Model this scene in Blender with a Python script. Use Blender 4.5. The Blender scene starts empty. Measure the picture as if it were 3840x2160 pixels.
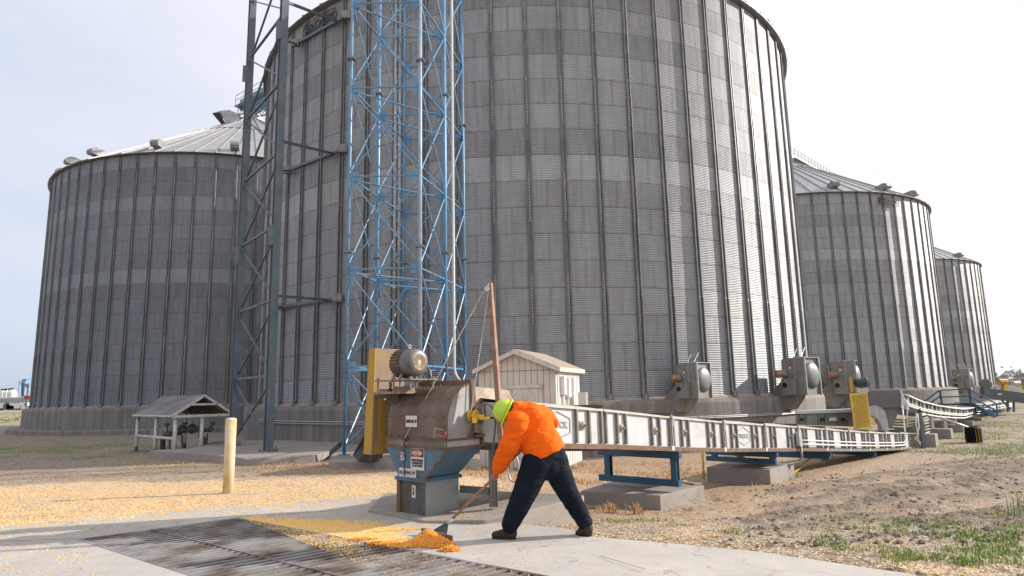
import bpy, bmesh, math, random
from mathutils import Vector as V, Matrix, noise as NZ
from mathutils.geometry import tessellate_polygon
R = math.radians
random.seed(7)
S = bpy.context.scene
# ------------------------------------------------------------------ camera
FPX, PITCH, ROLL, CZ = 2443.09, R(9.2251), R(1.26975), 1.55
cam = bpy.data.objects.new('camera', bpy.data.cameras.new('camera'))
S.collection.objects.link(cam); S.camera = cam
cam.data.sensor_width = 36; cam.data.lens = FPX/3840*36
cam.data.clip_start = .1; cam.data.clip_end = 6000
cam.matrix_world = Matrix.Translation((0, 0, CZ)) @ Matrix.Rotation(R(90)+PITCH, 4, 'X') @ Matrix.Rotation(-ROLL, 4, 'Z')
# ------------------------------------------------------------------ light
SUN_AZ, SUN_EL = R(14), R(25)          # azimuth: towards +x, a little beyond (+y)
sd = V((math.cos(SUN_EL)*math.cos(SUN_AZ), math.cos(SUN_EL)*math.sin(SUN_AZ), math.sin(SUN_EL)))
sun = bpy.data.objects.new('sun', bpy.data.lights.new('sun', 'SUN')); S.collection.objects.link(sun)
sun.data.energy = 4.2; sun.data.angle = R(.6); sun.data.color = (1, .93, .83)
sun.rotation_euler = sd.to_track_quat('Z', 'Y').to_euler()
W = bpy.data.worlds.new('World'); S.world = W; W.use_nodes = True
nt = W.node_tree; nt.nodes.clear()
def wn(t, **k):
    n = nt.nodes.new(t)
    for a, b in k.items(): setattr(n, a, b)
    return n
sky = wn('ShaderNodeTexSky', sky_type='NISHITA', sun_disc=False, sun_elevation=SUN_EL, sun_rotation=R(90)-SUN_AZ)
sky.air_density = 1.2; sky.dust_density = 2.5
tc = wn('ShaderNodeTexCoord'); sep = wn('ShaderNodeSeparateXYZ')
nt.links.new(tc.outputs['Generated'], sep.inputs[0])
mp = wn('ShaderNodeMapping'); mp.inputs['Scale'].default_value = (1.2, 1.2, 4.0)
nt.links.new(tc.outputs['Generated'], mp.inputs[0])
cl = wn('ShaderNodeTexNoise'); cl.inputs['Scale'].default_value = 1.5; cl.inputs['Detail'].default_value = 5
nt.links.new(mp.outputs[0], cl.inputs['Vector'])
def wmath(op, a, b=None, c=None):
    n = wn('ShaderNodeMath', operation=op)
    for i, s in enumerate((a, b, c)):
        if s is None: continue
        if isinstance(s, (int, float)): n.inputs[i].default_value = s
        else: nt.links.new(s, n.inputs[i])
    return n.outputs[0]
# high thin cloud: thicker towards the sun side (+x), thinner low on the left
east = wmath('MULTIPLY_ADD', sep.outputs[0], .5, .5)
cover = wmath('ADD', wmath('MULTIPLY', east, .9), wmath('MULTIPLY', cl.outputs['Fac'], .85))
cover = wmath('ADD', cover, wmath('MULTIPLY', sep.outputs[2], .55))
cr = wn('ShaderNodeMapRange'); cr.inputs[1].default_value = .38; cr.inputs[2].default_value = 1.0; cr.inputs[3].default_value = .8; cr.inputs[4].default_value = 1
nt.links.new(cover, cr.inputs[0])
cc = wn('ShaderNodeMix', data_type='RGBA'); cc.inputs[6].default_value = (4.5, 5.05, 6.3, 1); cc.inputs[7].default_value = (6.9, 6.75, 6.9, 1)
e2 = wn('ShaderNodeMapRange'); e2.inputs[1].default_value = .15; e2.inputs[2].default_value = .72
nt.links.new(wmath('ADD', wmath('ADD', wmath('MULTIPLY', sep.outputs[2], .35), east), wmath('MULTIPLY_ADD', cl.outputs['Fac'], .5, -.28)), e2.inputs[0])
nt.links.new(e2.outputs[0], cc.inputs[0])
mx = wn('ShaderNodeMix', data_type='RGBA'); nt.links.new(cr.outputs[0], mx.inputs[0])
nt.links.new(sky.outputs[0], mx.inputs[6]); nt.links.new(cc.outputs[2], mx.inputs[7])
bg = wn('ShaderNodeBackground'); bg.inputs[1].default_value = .10
out = wn('ShaderNodeOutputWorld')
nt.links.new(mx.outputs[2], bg.inputs[0]); nt.links.new(bg.outputs[0], out.inputs[0])
S.view_settings.view_transform = 'Standard'; S.view_settings.look = 'None'
S.view_settings.exposure = .56; S.view_settings.gamma = 1
S.view_settings.use_curve_mapping = False

# ------------------------------------------------------------------ surveying helpers (metres; photo of 3840 x 2160 px)
def ray(px, py):
    xr, yr = px-1920, 1080-py; c, s = math.cos(ROLL), math.sin(ROLL)
    x = xr*c+yr*s; y = -xr*s+yr*c
    return V((x/FPX, math.cos(PITCH)-y/FPX*math.sin(PITCH), math.sin(PITCH)+y/FPX*math.cos(PITCH)))
def pt(px, py, Y):
    d = ray(px, py); p = d*(Y/d.y); p.z += CZ; return p
def gp(px, py, z=0.):
    d = ray(px, py); p = d*((z-CZ)/d.z); p.z += CZ; return p
def oncyl(c, r, px, py):
    d = ray(px, py); h = math.hypot(d.x, d.y); dx, dy = d.x/h, d.y/h
    b = dx*c[0]+dy*c[1]; q = b*b-(c[0]**2+c[1]**2-r*r); t = (b-math.sqrt(max(q, 0)))/h
    p = d*t; p.z += CZ; return p

# ------------------------------------------------------------------ object helpers
ORG = {}
def link(o): S.collection.objects.link(o); return o
def tag(o, label=None, cat=None, group=None, kind=None):
    if label: o['label'] = label
    if cat: o['category'] = cat
    if group: o['group'] = group
    if kind: o['kind'] = kind
    return o
def thing(name, loc, label, cat, group=None, rz=0):
    o = link(bpy.data.objects.new(name, None)); o.location = loc; o.rotation_euler.z = rz
    o.empty_display_size = .2; ORG[o.name] = V(loc) if rz == 0 else V((0, 0, 0))
    return tag(o, label, cat, group)
def local_thing(name, label, cat, group=None):      # modelled round the origin, moved afterwards
    return thing(name, (0, 0, 0), label, cat, group)
def kids(o): return [c for c in S.objects if c.parent == o]
def copy_tree(o, parent=None, chmap=None):
    if chmap is None:
        chmap = {}
        for c in S.objects:
            if c.parent: chmap.setdefault(c.parent.name, []).append(c)
    c = o.copy(); link(c); c.parent = parent
    for ch in chmap.get(o.name, []): copy_tree(ch, c, chmap)
    return c
def obj_from(name, vs, fs, mat, parent=None, base=None, smooth=False):
    org = ORG.get(parent.name, V((0, 0, 0))) if parent else (V(base) if base is not None else V((0, 0, 0)))
    me = bpy.data.meshes.new(name); me.from_pydata([tuple(V(v)-org) for v in vs], [], fs)
    if mat: me.materials.append(mat)
    if smooth: me.polygons.foreach_set('use_smooth', [True]*len(me.polygons))
    me.update(); o = link(bpy.data.objects.new(name, me))
    if parent: o.parent = parent
    else: o.location = org
    ORG[o.name] = org
    return o
class MB:
    def __init__(s): s.v = []; s.f = []
    def add(s, vs, fs):
        n = len(s.v); s.v += [V(v) for v in vs]; s.f += [tuple(i+n for i in f) for f in fs]; return s
    def box(s, c, d, M=None):
        c = V(c); x, y, z = d[0]/2, d[1]/2, d[2]/2
        vs = [V((a*x, b*y, e*z)) for a in (-1, 1) for b in (-1, 1) for e in (-1, 1)]
        if M is not None: vs = [M @ v for v in vs]
        return s.add([c+v for v in vs], [(0, 1, 3, 2), (4, 6, 7, 5), (0, 4, 5, 1), (2, 3, 7, 6), (0, 2, 6, 4), (1, 5, 7, 3)])
    def beam(s, a, b, w, h=None, up=(0, 0, 1)):
        a, b = V(a), V(b); h = h or w; d = (b-a); L = d.length
        if L < 1e-6: return s
        d /= L; up = V(up)
        if abs(d.dot(up)) > .98: up = V((0, 1, 0)) if abs(d.y) < .9 else V((1, 0, 0))
        x = d.cross(up).normalized(); z = x.cross(d)
        return s.box((a+b)/2, (w, L, h), Matrix((x, d, z)).transposed())
    def hbeam(s, a, b, w, t=.02, up=(0, 1, 0)):      # H section
        a, b = V(a), V(b); d = (b-a).normalized(); x = d.cross(V(up)).normalized(); z = x.cross(d)
        for k in (-1, 1): s.beam(a+z*k*(w/2-t/2), b+z*k*(w/2-t/2), w, t, up=z)
        return s.beam(a, b, t, w-2*t-.004, up=z)
    def tube(s, pts, r, n=10, cap=True):
        pts = [V(p) for p in pts]; rs = r if isinstance(r, (list, tuple)) else [r]*len(pts); st = len(s.v); rings = len(pts)
        d0 = (pts[1]-pts[0]).normalized(); ref = V((0, 0, 1)) if abs(d0.z) < .9 else V((1, 0, 0)); x = d0.cross(ref).normalized()
        vs = []; fs = []
        for i, p in enumerate(pts):
            d = (pts[min(i+1, rings-1)]-pts[max(i-1, 0)]).normalized()
            x = (x-d*x.dot(d)).normalized(); y = d.cross(x)
            for k in range(n):
                t = 2*math.pi*k/n; vs.append(p+(x*math.cos(t)+y*math.sin(t))*rs[i])
        for i in range(rings-1):
            for k in range(n):
                k2 = (k+1) % n; fs.append((i*n+k, i*n+k2, (i+1)*n+k2, (i+1)*n+k))
        if cap: fs.append(tuple(range(n-1, -1, -1))); fs.append(tuple((rings-1)*n+k for k in range(n)))
        return s.add(vs, fs)
    def prism(s, poly, vec):
        vec = V(vec); n = len(poly); vs = [V(p) for p in poly]+[V(p)+vec for p in poly]
        fs = [tuple(range(n-1, -1, -1)), tuple(range(n, 2*n))]+[(i, (i+1) % n, (i+1) % n+n, i+n) for i in range(n)]
        return s.add(vs, fs)
    def sphere(s, c, r, n=10, m=6, sc=(1, 1, 1)):
        c = V(c); vs = []; fs = []
        for i in range(m+1):
            t = math.pi*i/m
            for k in range(n):
                p = 2*math.pi*k/n; vs.append(c+V((r*math.sin(t)*math.cos(p)*sc[0], r*math.sin(t)*math.sin(p)*sc[1], r*math.cos(t)*sc[2])))
        for i in range(m):
            for k in range(n): fs.append((i*n+k, (i+1)*n+k, (i+1)*n+(k+1) % n, i*n+(k+1) % n))
        return s.add(vs, fs)
    def lathe(s, prof, c=(0, 0, 0), n=16, M=None, ang=2*math.pi, a0=0):
        c = V(c); vs = []; fs = []; full = abs(ang-2*math.pi) < 1e-6; m = n if full else n+1
        for r, z in prof:
            for k in range(m):
                t = a0+ang*k/n; v = V((r*math.cos(t), r*math.sin(t), z)); vs.append(c+(M @ v if M is not None else v))
        for i in range(len(prof)-1):
            for k in range(n):
                k2 = (k+1) % m if full else k+1
                fs.append((i*m+k, i*m+k2, (i+1)*m+k2, (i+1)*m+k))
        return s.add(vs, fs)
    def build(s, name, mat, parent=None, base=None, smooth=False, bevel=0):
        o = obj_from(name, s.v, s.f, mat, parent, base, smooth)
        if bevel:
            b = o.modifiers.new('bevel', 'BEVEL'); b.width = bevel; b.segments = 2; b.limit_method = 'ANGLE'
        return o
def frame(d, up=(0, 0, 1)):      # matrix whose z axis is d
    d = V(d).normalized(); up = V(up)
    if abs(d.dot(up)) > .98: up = V((0, 1, 0))
    x = up.cross(d).normalized(); return Matrix((x, d.cross(x), d)).transposed()
def text(name, s, size, mat, parent, o, ex, ez, n, depth=.002, off=.004, align='CENTER', bold=0., sx=1.):
    cu = bpy.data.curves.new(name, 'FONT'); cu.body = s; cu.size = size; cu.align_x = align; cu.align_y = 'CENTER'
    cu.extrude = depth; cu.resolution_u = 3; cu.offset = bold; cu.space_line = .95
    t = bpy.data.objects.new('tmp', cu); link(t); bpy.context.view_layer.update()
    me = bpy.data.meshes.new_from_object(t.evaluated_get(bpy.context.evaluated_depsgraph_get()))
    bpy.data.objects.remove(t); ex, ez, n, o = V(ex).normalized(), V(ez).normalized(), V(n).normalized(), V(o)
    vs = [o+ex*(v.co.x*sx)+ez*v.co.y+n*(v.co.z+off) for v in me.vertices]; fs = [tuple(p.vertices) for p in me.polygons]
    return obj_from(name, vs, fs, mat, parent)
def plate(name, mat, parent, o, ex, ez, n, w, h, th=.003, off=0., bevel=0):
    ex, ez, n, o = V(ex).normalized(), V(ez).normalized(), V(n).normalized(), V(o)
    return MB().box(o+n*(off+th/2), (w, h, th), Matrix((ex, ez, n)).transposed()).build(name, mat, parent)

# ------------------------------------------------------------------ materials
MATS = {}
class NT:
    def __init__(s, name):
        s.m = bpy.data.materials.new(name); s.m.use_nodes = True; s.t = s.m.node_tree; s.t.nodes.clear()
        s.b = s.t.nodes.new('ShaderNodeBsdfPrincipled'); s.o = s.t.nodes.new('ShaderNodeOutputMaterial')
        s.t.links.new(s.b.outputs[0], s.o.inputs[0])
    def n(s, t, ins=None, **k):
        n = s.t.nodes.new(t)
        for a, b in k.items(): setattr(n, a, b)
        for i, v in (ins or {}).items(): s.set(n.inputs[i], v)
        return n
    def set(s, inp, v):
        if isinstance(v, bpy.types.NodeSocket): s.t.links.new(v, inp)
        else:
            if isinstance(v, tuple) and len(v) == 3 and inp.type == 'RGBA': v = v+(1,)
            inp.default_value = v
    def math(s, op, a, b=0., c=0., clamp=False):
        return s.n('ShaderNodeMath', {0: a, 1: b, 2: c}, operation=op, use_clamp=clamp).outputs[0]
    def mix(s, f, a, b, mode='MIX'):
        return s.n('ShaderNodeMix', {0: f, 6: a, 7: b}, data_type='RGBA', blend_type=mode).outputs[2]
    def noise(s, vec, scale, detail=3, rough=.55):
        return s.n('ShaderNodeTexNoise', {'Vector': vec, 'Scale': scale, 'Detail': detail, 'Roughness': rough}).outputs['Fac']
    def scale(s, vec, sc): return s.n('ShaderNodeMapping', {0: vec, 3: sc}).outputs[0]
    def rng(s, v, a, b, c=0., d=1.): return s.n('ShaderNodeMapRange', {0: v, 1: a, 2: b, 3: c, 4: d}).outputs[0]
    def obj(s): return s.n('ShaderNodeTexCoord').outputs['Object']
    def bump(s, h, st=.3, dist=.01):
        s.set(s.b.inputs['Normal'], s.n('ShaderNodeBump', {'Height': h, 'Strength': st, 'Distance': dist}).outputs[0])
    def fin(s, col, rough=.6, metal=0.):
        s.set(s.b.inputs['Base Color'], col); s.set(s.b.inputs['Roughness'], rough); s.set(s.b.inputs['Metallic'], metal)
        return s.m
def surf(name, col, rough=.6, metal=0., var=.25, sc=2., dirt=None, da=.0, dsc=3., streak=0., bump=.15, bsc=60, spots=None, sa=.0):
    """painted or bare surface: broad mottling, dirt clouds, vertical run marks, small rust spots"""
    if name in MATS: return MATS[name]
    m = NT(name); P = m.obj()
    c = m.mix(m.rng(m.noise(P, sc, 5), .3, .7, 0., 1.), tuple(x*(1-var) for x in col), tuple(min(1, x*(1+var*.5)) for x in col))
    if dirt:
        f = m.rng(m.noise(P, dsc, 6, .65), .62-da*.5, .80-da*.35, 0., min(1, .35+da))
        c = m.mix(f, c, dirt)
        if streak:
            g = m.noise(m.scale(P, (9., 9., .55)), 1.6, 4); c = m.mix(m.rng(g, .5, .72, 0., streak), c, dirt)
    if spots:
        c = m.mix(m.rng(m.noise(P, 22., 3, .6), .70-sa*.2, .74-sa*.2, 0., .9), c, spots)
    if bump: m.bump(m.noise(P, bsc, 3), bump, .004)
    r = m.rng(m.noise(P, 6., 3), .3, .7, max(.05, rough-.1), min(1, rough+.1))
    MATS[name] = m.fin(c, r, metal); return MATS[name]

RINGS = {3.: {8: .10, 7: -.02, 9: -.03, 10: .02, 13: -.05, 15: -.06, 12: .02}, 11.: {8: .09, 13: .08, 16: .08, 14: -.05, 15: -.06, 7: -.05, 6: -.05, 4: -.03, 11: .03}, 27.: {11: .08, 10: -.06, 9: -.07, 14: -.06, 3: .05, 16: .03, 8: -.02}, 41.: {9: .10, 11: -.06, 5: .08, 7: -.1, 16: .12}}
def bin_wall(name, seed, tone, corr=.5, dark=.0):
    m = NT(name); uv = m.n('ShaderNodeUVMap').outputs[0]; sp = m.n('ShaderNodeSeparateXYZ', {0: uv}); u, v = sp.outputs[0], sp.outputs[1]
    ring = m.math('FLOOR', v); half = m.math('MULTIPLY', m.math('MODULO', ring, 2.), .5); us = m.math('ADD', u, half)
    sheet = m.math('FLOOR', us); P = m.obj()
    rn = m.n('ShaderNodeTexWhiteNoise', {1: m.math('ADD', ring, seed)}, noise_dimensions='1D').outputs[0]
    cv = m.n('ShaderNodeCombineXYZ', {0: sheet, 1: ring, 2: seed}).outputs[0]
    sn = m.n('ShaderNodeTexWhiteNoise', {0: cv}, noise_dimensions='3D').outputs[0]
    val = m.math('ADD', m.rng(rn, 0., 1., -.02, .02), m.rng(sn, 0., 1., -.018, .018))
    for k_, d_ in RINGS[seed].items(): val = m.math('ADD', val, m.math('MULTIPLY', m.math('COMPARE', ring, float(k_), .4), d_))
    big = m.noise(m.scale(P, (1., 1., .35)), .5, 3)
    val = m.math('ADD', val, m.rng(big, .3, .7, -.05, .05))
    st = m.noise(m.scale(P, (3.5, 3.5, .5)), 1.5, 4); val = m.math('ADD', val, m.rng(st, .35, .75, .045, -.07))
    val = m.math('ADD', 1., m.math('MULTIPLY', val, 2.2))
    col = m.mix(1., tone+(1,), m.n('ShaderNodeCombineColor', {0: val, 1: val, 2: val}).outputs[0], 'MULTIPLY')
    # dirt caught under each corrugation, stronger beside the ribs
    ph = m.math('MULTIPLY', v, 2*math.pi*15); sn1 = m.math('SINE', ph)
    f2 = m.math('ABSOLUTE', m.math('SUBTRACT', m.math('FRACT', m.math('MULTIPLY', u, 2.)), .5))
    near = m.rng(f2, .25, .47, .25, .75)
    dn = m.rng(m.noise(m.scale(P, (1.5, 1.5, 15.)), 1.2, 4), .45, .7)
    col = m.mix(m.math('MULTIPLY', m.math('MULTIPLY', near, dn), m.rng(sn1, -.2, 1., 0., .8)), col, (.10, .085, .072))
    # lap joints between rings and bolted sheet ends
    fv = m.math('FRACT', v); seam = m.math('LESS_THAN', fv, .035)
    bolts = m.math('GREATER_THAN', m.math('FRACT', m.math('MULTIPLY', u, 48.)), .45)
    col = m.mix(m.math('MULTIPLY', seam, m.math('MULTIPLY_ADD', bolts, .4, .3)), col, (.09, .06, .045))
    rust = m.math('MULTIPLY', m.math('LESS_THAN', fv, .09), m.rng(m.noise(P, 2.2, 4), .5, .7, 0., .5))
    col = m.mix(rust, col, (.16, .125, .10))
    fu = m.math('ABSOLUTE', m.math('SUBTRACT', m.math('FRACT', m.math('ADD', us, .25)), .5))
    dots = m.math('MULTIPLY', m.math('LESS_THAN', fu, .022), m.math('GREATER_THAN', m.math('FRACT', m.math('MULTIPLY', v, 15.)), .4))
    col = m.mix(m.math('MULTIPLY', dots, .38), col, (.13, .09, .06))
    hgt = m.math('MULTIPLY', sn1, 1.)
    m.bump(hgt, corr, .02)
    return m.fin(col, .56, .38)

def ground_mat():
    m = NT('ground'); P = m.obj(); at = m.n('ShaderNodeVertexColor', layer_name='mask'); sp = m.n('ShaderNodeSeparateColor', {0: at.outputs[0]})
    corn, grass, mud = sp.outputs[0], sp.outputs[1], sp.outputs[2]; gr = at.outputs[1]
    n1 = m.noise(P, 1.3, 6, .65); n2 = m.noise(P, 9., 5, .7); n3 = m.noise(P, 45., 3, .7)
    vo = m.n('ShaderNodeTexVoronoi', {'Vector': P, 'Scale': 34.}); vc = vo.outputs['Color']; vs = m.n('ShaderNodeSeparateColor', {0: vc})
    vo2 = m.n('ShaderNodeTexVoronoi', {'Vector': P, 'Scale': 13.}); v2 = m.n('ShaderNodeSeparateColor', {0: vo2.outputs['Color']})
    base = m.mix(m.rng(n2, .3, .7), (.16, .12, .085), (.34, .27, .20))
    base = m.mix(m.rng(n1, .35, .65, 0., .5), base, (.34, .25, .175))
    base = m.mix(m.math('GREATER_THAN', vs.outputs[0], .72), base, (.46, .42, .36))
    base = m.mix(m.math('LESS_THAN', v2.outputs[1], .15), base, (.15, .10, .07))
    # old straw-coloured litter
    base = m.mix(m.math('MULTIPLY', gr, m.rng(n3, .35, .6, .3, 1.)), base, m.mix(vs.outputs[1], (.34, .17, .075), (.58, .40, .24)))
    cc = m.mix(vs.outputs[2], (.66, .43, .21), (.62, .51, .38)); cc = m.mix(m.math('LESS_THAN', vs.outputs[0], .16), cc, (.26, .14, .07))
    cc = m.mix(m.math('GREATER_THAN', v2.outputs[0], .9), cc, (.45, .33, .22))
    dens = m.math('ADD', m.math('MULTIPLY', corn, 1.5), m.math('ADD', m.rng(n2, .3, .7, -.35, .2), m.math('MULTIPLY', vs.outputs[1], .3)))
    base = m.mix(m.rng(dens, .45, .75), base, cc)
    md = m.mix(m.rng(n2, .35, .65), (.085, .062, .045), (.26, .205, .155))
    base = m.mix(m.rng(m.math('ADD', mud, m.rng(n2, .3, .7, -.3, .3)), .3, .7), base, md)
    gc = m.mix(m.rng(n3, .3, .7), (.06, .10, .02), (.20, .24, .06))
    base = m.mix(m.rng(m.math('ADD', grass, m.rng(n2, .3, .7, -.4, .35)), .4, .7), base, gc)
    m.bump(m.math('ADD', m.math('MULTIPLY', n3, .6), m.math('MULTIPLY', vo.outputs['Distance'], .8)), .8, .025)
    return m.fin(base, .95)

def concrete(name, col=(.40, .37, .345), stain=(.20, .15, .115), st=.5, streak=.0, joints=False, zbands=0.):
    if name in MATS: return MATS[name]
    m = NT(name); P = m.obj()
    c = m.mix(m.rng(m.noise(P, .7, 5), .3, .7), tuple(x*.86 for x in col), tuple(min(1, x*1.1) for x in col))
    c = m.mix(m.rng(m.noise(P, 3.5, 6, .7), .5, .8, 0., st), c, stain)
    c = m.mix(m.rng(m.noise(P, 90., 2), .35, .7, 0., .25), c, tuple(x*.6 for x in col))
    c = m.mix(m.rng(m.noise(m.scale(P, (1.6, .5, 1.)), 1.1, 6, .7), .48, .70, 0., .38), c, tuple(x*.66 for x in col))
    vc_ = m.n('ShaderNodeTexVoronoi', {'Vector': m.n('ShaderNodeVectorMath', {0: P, 1: m.n('ShaderNodeTexNoise', {'Vector': P, 'Scale': 2.5, 'Detail': 4.}).outputs['Color']}, operation='ADD').outputs[0], 'Scale': .42}, feature='DISTANCE_TO_EDGE').outputs['Distance']
    if not streak: c = m.mix(m.rng(vc_, .0, .006, .55, 0.), c, (.12, .09, .07))
    if streak:
        g = m.noise(m.scale(P, (2.6, 2.6, .14)), 1.3, 5, .6); c = m.mix(m.rng(g, .42, .62, 0., streak), c, stain)
        g = m.noise(m.scale(P, (5., 5., .3)), 2.3, 3); c = m.mix(m.rng(g, .58, .72, 0., streak*.6), c, tuple(min(1, x*1.5) for x in col))
    if zbands:   # top of the pour is stained by run-off
        z = m.n('ShaderNodeSeparateXYZ', {0: P}).outputs[2]
        c = m.mix(m.math('MULTIPLY', m.rng(z, zbands-.3, zbands, 0., .3), m.rng(m.noise(P, 2., 4), .35, .6)), c, (.30, .17, .10))
    m.bump(m.noise(P, 30., 4), .25, .006)
    MATS[name] = m.fin(c, .9); return MATS[name]

galv = surf('galvanised_steel', (.42, .43, .45), .42, .55, .2, 3., (.16, .11, .08), .25, 4., .3)
galv_dark = surf('rib_steel', (.27, .275, .285), .5, .5, .3, 1.5, (.12, .08, .055), .35, 3., .4)
def rib_material():
    m = NT('rib_steel_punched'); P = m.obj(); sp = m.n('ShaderNodeSeparateXYZ', {0: P}); z = sp.outputs[2]
    c = m.mix(m.rng(m.noise(m.scale(P, (1., 1., .5)), 3., 4), .35, .7), (.135, .138, .142), (.22, .225, .235))
    c = m.mix(m.rng(m.noise(m.scale(P, (1., 1., .4)), 1.1, 4), .5, .75, 0., .5), c, (.09, .07, .06))
    ctr = m.math('LESS_THAN', m.math('ABSOLUTE', sp.outputs[0]), .022)
    seg = m.math('MULTIPLY', m.math('LESS_THAN', m.math('FRACT', m.math('DIVIDE', z, 4.14)), .5), m.math('GREATER_THAN', m.math('FRACT', m.math('MULTIPLY', z, 8.)), .42))
    c = m.mix(m.math('MULTIPLY', ctr, m.math('MULTIPLY', seg, .8)), c, (.55, .50, .44))
    return m.fin(c, .5, .45)
rib_mat = rib_material()
M_vent = surf('vent_steel', (.26, .265, .27), .6, .2, .25, 3.)
M_roof = surf('roof_panels', (.36, .365, .38), .55, .2, .14, .8, (.30, .29, .28), .2, 1.2, 0, 0)
M_found = concrete('foundation_concrete', (.25, .238, .23), (.115, .103, .095), .5, .6, zbands=1.21)
M_pad = concrete('pad_concrete', (.33, .295, .27), (.17, .12, .09), .5)
M_drive = concrete('driveway_concrete', (.46, .435, .41), (.30, .25, .21), .5)
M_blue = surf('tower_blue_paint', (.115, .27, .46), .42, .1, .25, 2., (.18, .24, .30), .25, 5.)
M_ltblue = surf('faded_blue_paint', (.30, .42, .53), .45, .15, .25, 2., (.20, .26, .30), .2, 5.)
M_greytower = surf('grey_green_paint', (.10, .14, .175), .5, .1, .25, 1.4, (.17, .18, .18), .3, 3.)
M_frameblue = surf('frame_blue_paint', (.022, .10, .185), .45, 0, .3, 3., (.06, .09, .11), .3, 6.)
M_hopblue = surf('weathered_blue_paint', (.075, .21, .34), .6, 0, .3, 3., (.16, .095, .055), .35, 4., .35, spots=(.13, .05, .02), sa=.4)
M_rustbox = surf('rusted_blue_paint', (.12, .09, .07), .7, 0, .4, 4., (.085, .16, .21), .42, 2.5, 0, spots=(.10, .035, .015), sa=.4)
M_housing = surf('dusty_housing_steel', (.27, .235, .21), .5, .25, .25, 2.2, (.13, .085, .058), .65, 1.8, .65)
M_housegrey = surf('grey_housing_steel', (.36, .37, .38), .5, .25, .15, 2.5, (.22, .16, .11), .35, 3., .25)
M_rust = surf('brown_rusty_steel', (.15, .085, .055), .75, .1, .35, 6., (.24, .16, .11), .4, 8.)
M_yellow = surf('guard_yellow_paint', (.56, .33, .035), .55, 0, .25, 2., (.36, .22, .07), .45, 4., .4)
M_yelbright = surf('bright_yellow_paint', (.72, .46, .06), .5, 0, .15, 2., (.5, .34, .12), .3, 5.)
M_boll = surf('bollard_yellow_paint', (.60, .40, .10), .6, 0, .2, 5., (.58, .48, .34), .6, 5., .8)
M_dust = surf('dusty_plate_steel', (.25, .19, .14), .8, .05, .35, 7., (.36, .27, .19), .5, 9.)
M_motor = surf('motor_brown_casting', (.15, .11, .085), .7, .1, .3, 12., (.24, .18, .13), .4, 12.)
M_motorgrey = surf('motor_grey_shroud', (.13, .13, .14), .5, .2, .2, 5., (.24, .20, .16), .3, 8.)
M_mesh = surf('fan_grille_wire', (.55, .44, .34), .6, .2, .2, 10.)
M_black = surf('black_rubber', (.012, .012, .013), .6, 0, .3, 10.)
M_panel = surf('conveyor_panel_steel', (.58, .60, .615), .48, .2, .08, 1.5, (.42, .39, .35), .12, 2.5, .12)
M_cream = surf('cream_panel', (.50, .44, .38), .6, .1, .15, 3., (.26, .17, .11), .45, 5., .45)
M_convrib = surf('conveyor_rib_steel', (.25, .245, .235), .5, .3, .3, 4., (.16, .11, .08), .3, 5., .25)
M_convroof = surf('conveyor_cover_steel', (.60, .58, .55), .5, .2, .12, 2., (.42, .34, .27), .4, 4.)
M_siding = surf('cream_siding', (.60, .56, .51), .7, 0, .08, 2., (.48, .43, .37), .25, 3., .2)
M_trim = surf('cream_trim', (.62, .57, .51), .65, 0, .1, 4., (.38, .31, .25), .3, 6.)
M_groove = surf('siding_groove', (.16, .12, .09), .9, 0, .1, 4.)
M_white = surf('white_paint', (.74, .74, .72), .5, 0, .08, 3., (.5, .47, .42), .25, 6.)
M_whpost = surf('chalky_white_post', (.62, .62, .61), .6, 0, .12, 5., (.30, .28, .25), .35, 7.)
M_green = surf('green_primer', (.06, .14, .09), .7, 0, .3, 20.)
M_fan = surf('fan_grey_steel', (.245, .255, .245), .5, .3, .2, 2., (.20, .14, .09), .35, 3., .35)
M_fanin = surf('fan_inlet_steel', (.20, .205, .21), .5, .4, .15, 2., (.20, .16, .12), .3, 2.5)
M_fanmotor = surf('tan_motor_paint', (.34, .22, .14), .6, .1, .3, 8., (.18, .10, .06), .4, 10.)
M_pipe = surf('conduit_steel', (.50, .50, .50), .4, .5, .15, 5.)
M_gas = surf('gas_pipe_grey', (.075, .08, .078), .6, 0, .3, 8.)
M_bark = surf('bark', (.12, .095, .075), .9, 0, .3, 5.)
M_sign = surf('sign_white', (.70, .68, .63), .5, 0, .08, 9., (.45, .36, .28), .25, 10.)
M_ink = surf('sign_black', (.02, .02, .02), .5, 0, .2, 30., bump=0)
M_red = surf('sign_red', (.50, .03, .03), .5, 0, .15, 20., bump=0)
M_logo = surf('logo_grey', (.27, .27, .275), .6, 0, .15, 20., bump=0)
M_wood = surf('handle_wood', (.33, .19, .11), .55, 0, .3, 18.)
M_orange = None
def fabric(name, col, bsc=35., rough=.85, lo=.82, wear=None):
    m = NT(name); P = m.obj()
    c = m.mix(m.rng(m.noise(P, 5., 4), .3, .7), tuple(x*lo for x in col), col)
    if wear: c = m.mix(m.rng(m.noise(P, 3.5, 5, .7), .55, .75, 0., .5), c, wear)
    rg = m.math('ABSOLUTE', m.math('SUBTRACT', m.noise(m.scale(P, (.7, 1., 1.9)), 6., 3, .6), .5))
    m.bump(m.math('ADD', m.math('MULTIPLY', m.noise(P, bsc, 3), .12), m.math('MULTIPLY', rg, 2.2)), .7, .028)
    m.b.inputs['Specular IOR Level'].default_value = .15
    return m.fin(c, rough)
M_orange = fabric('orange_fleece', (.95, .145, .008), lo=.92)
M_denim = fabric('dark_denim', (.008, .013, .023), 60., lo=.6, wear=(.028, .032, .038))
M_leather = fabric('brown_boot_leather', (.055, .038, .028), 80., .6)
M_skin = fabric('skin', (.44, .22, .14), 90., .55)
M_hair = fabric('dark_hair', (.03, .022, .018), 150., .7)
M_lime = surf('lime_helmet', (.50, .68, .02), .3, 0, .05, 3.)
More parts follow.
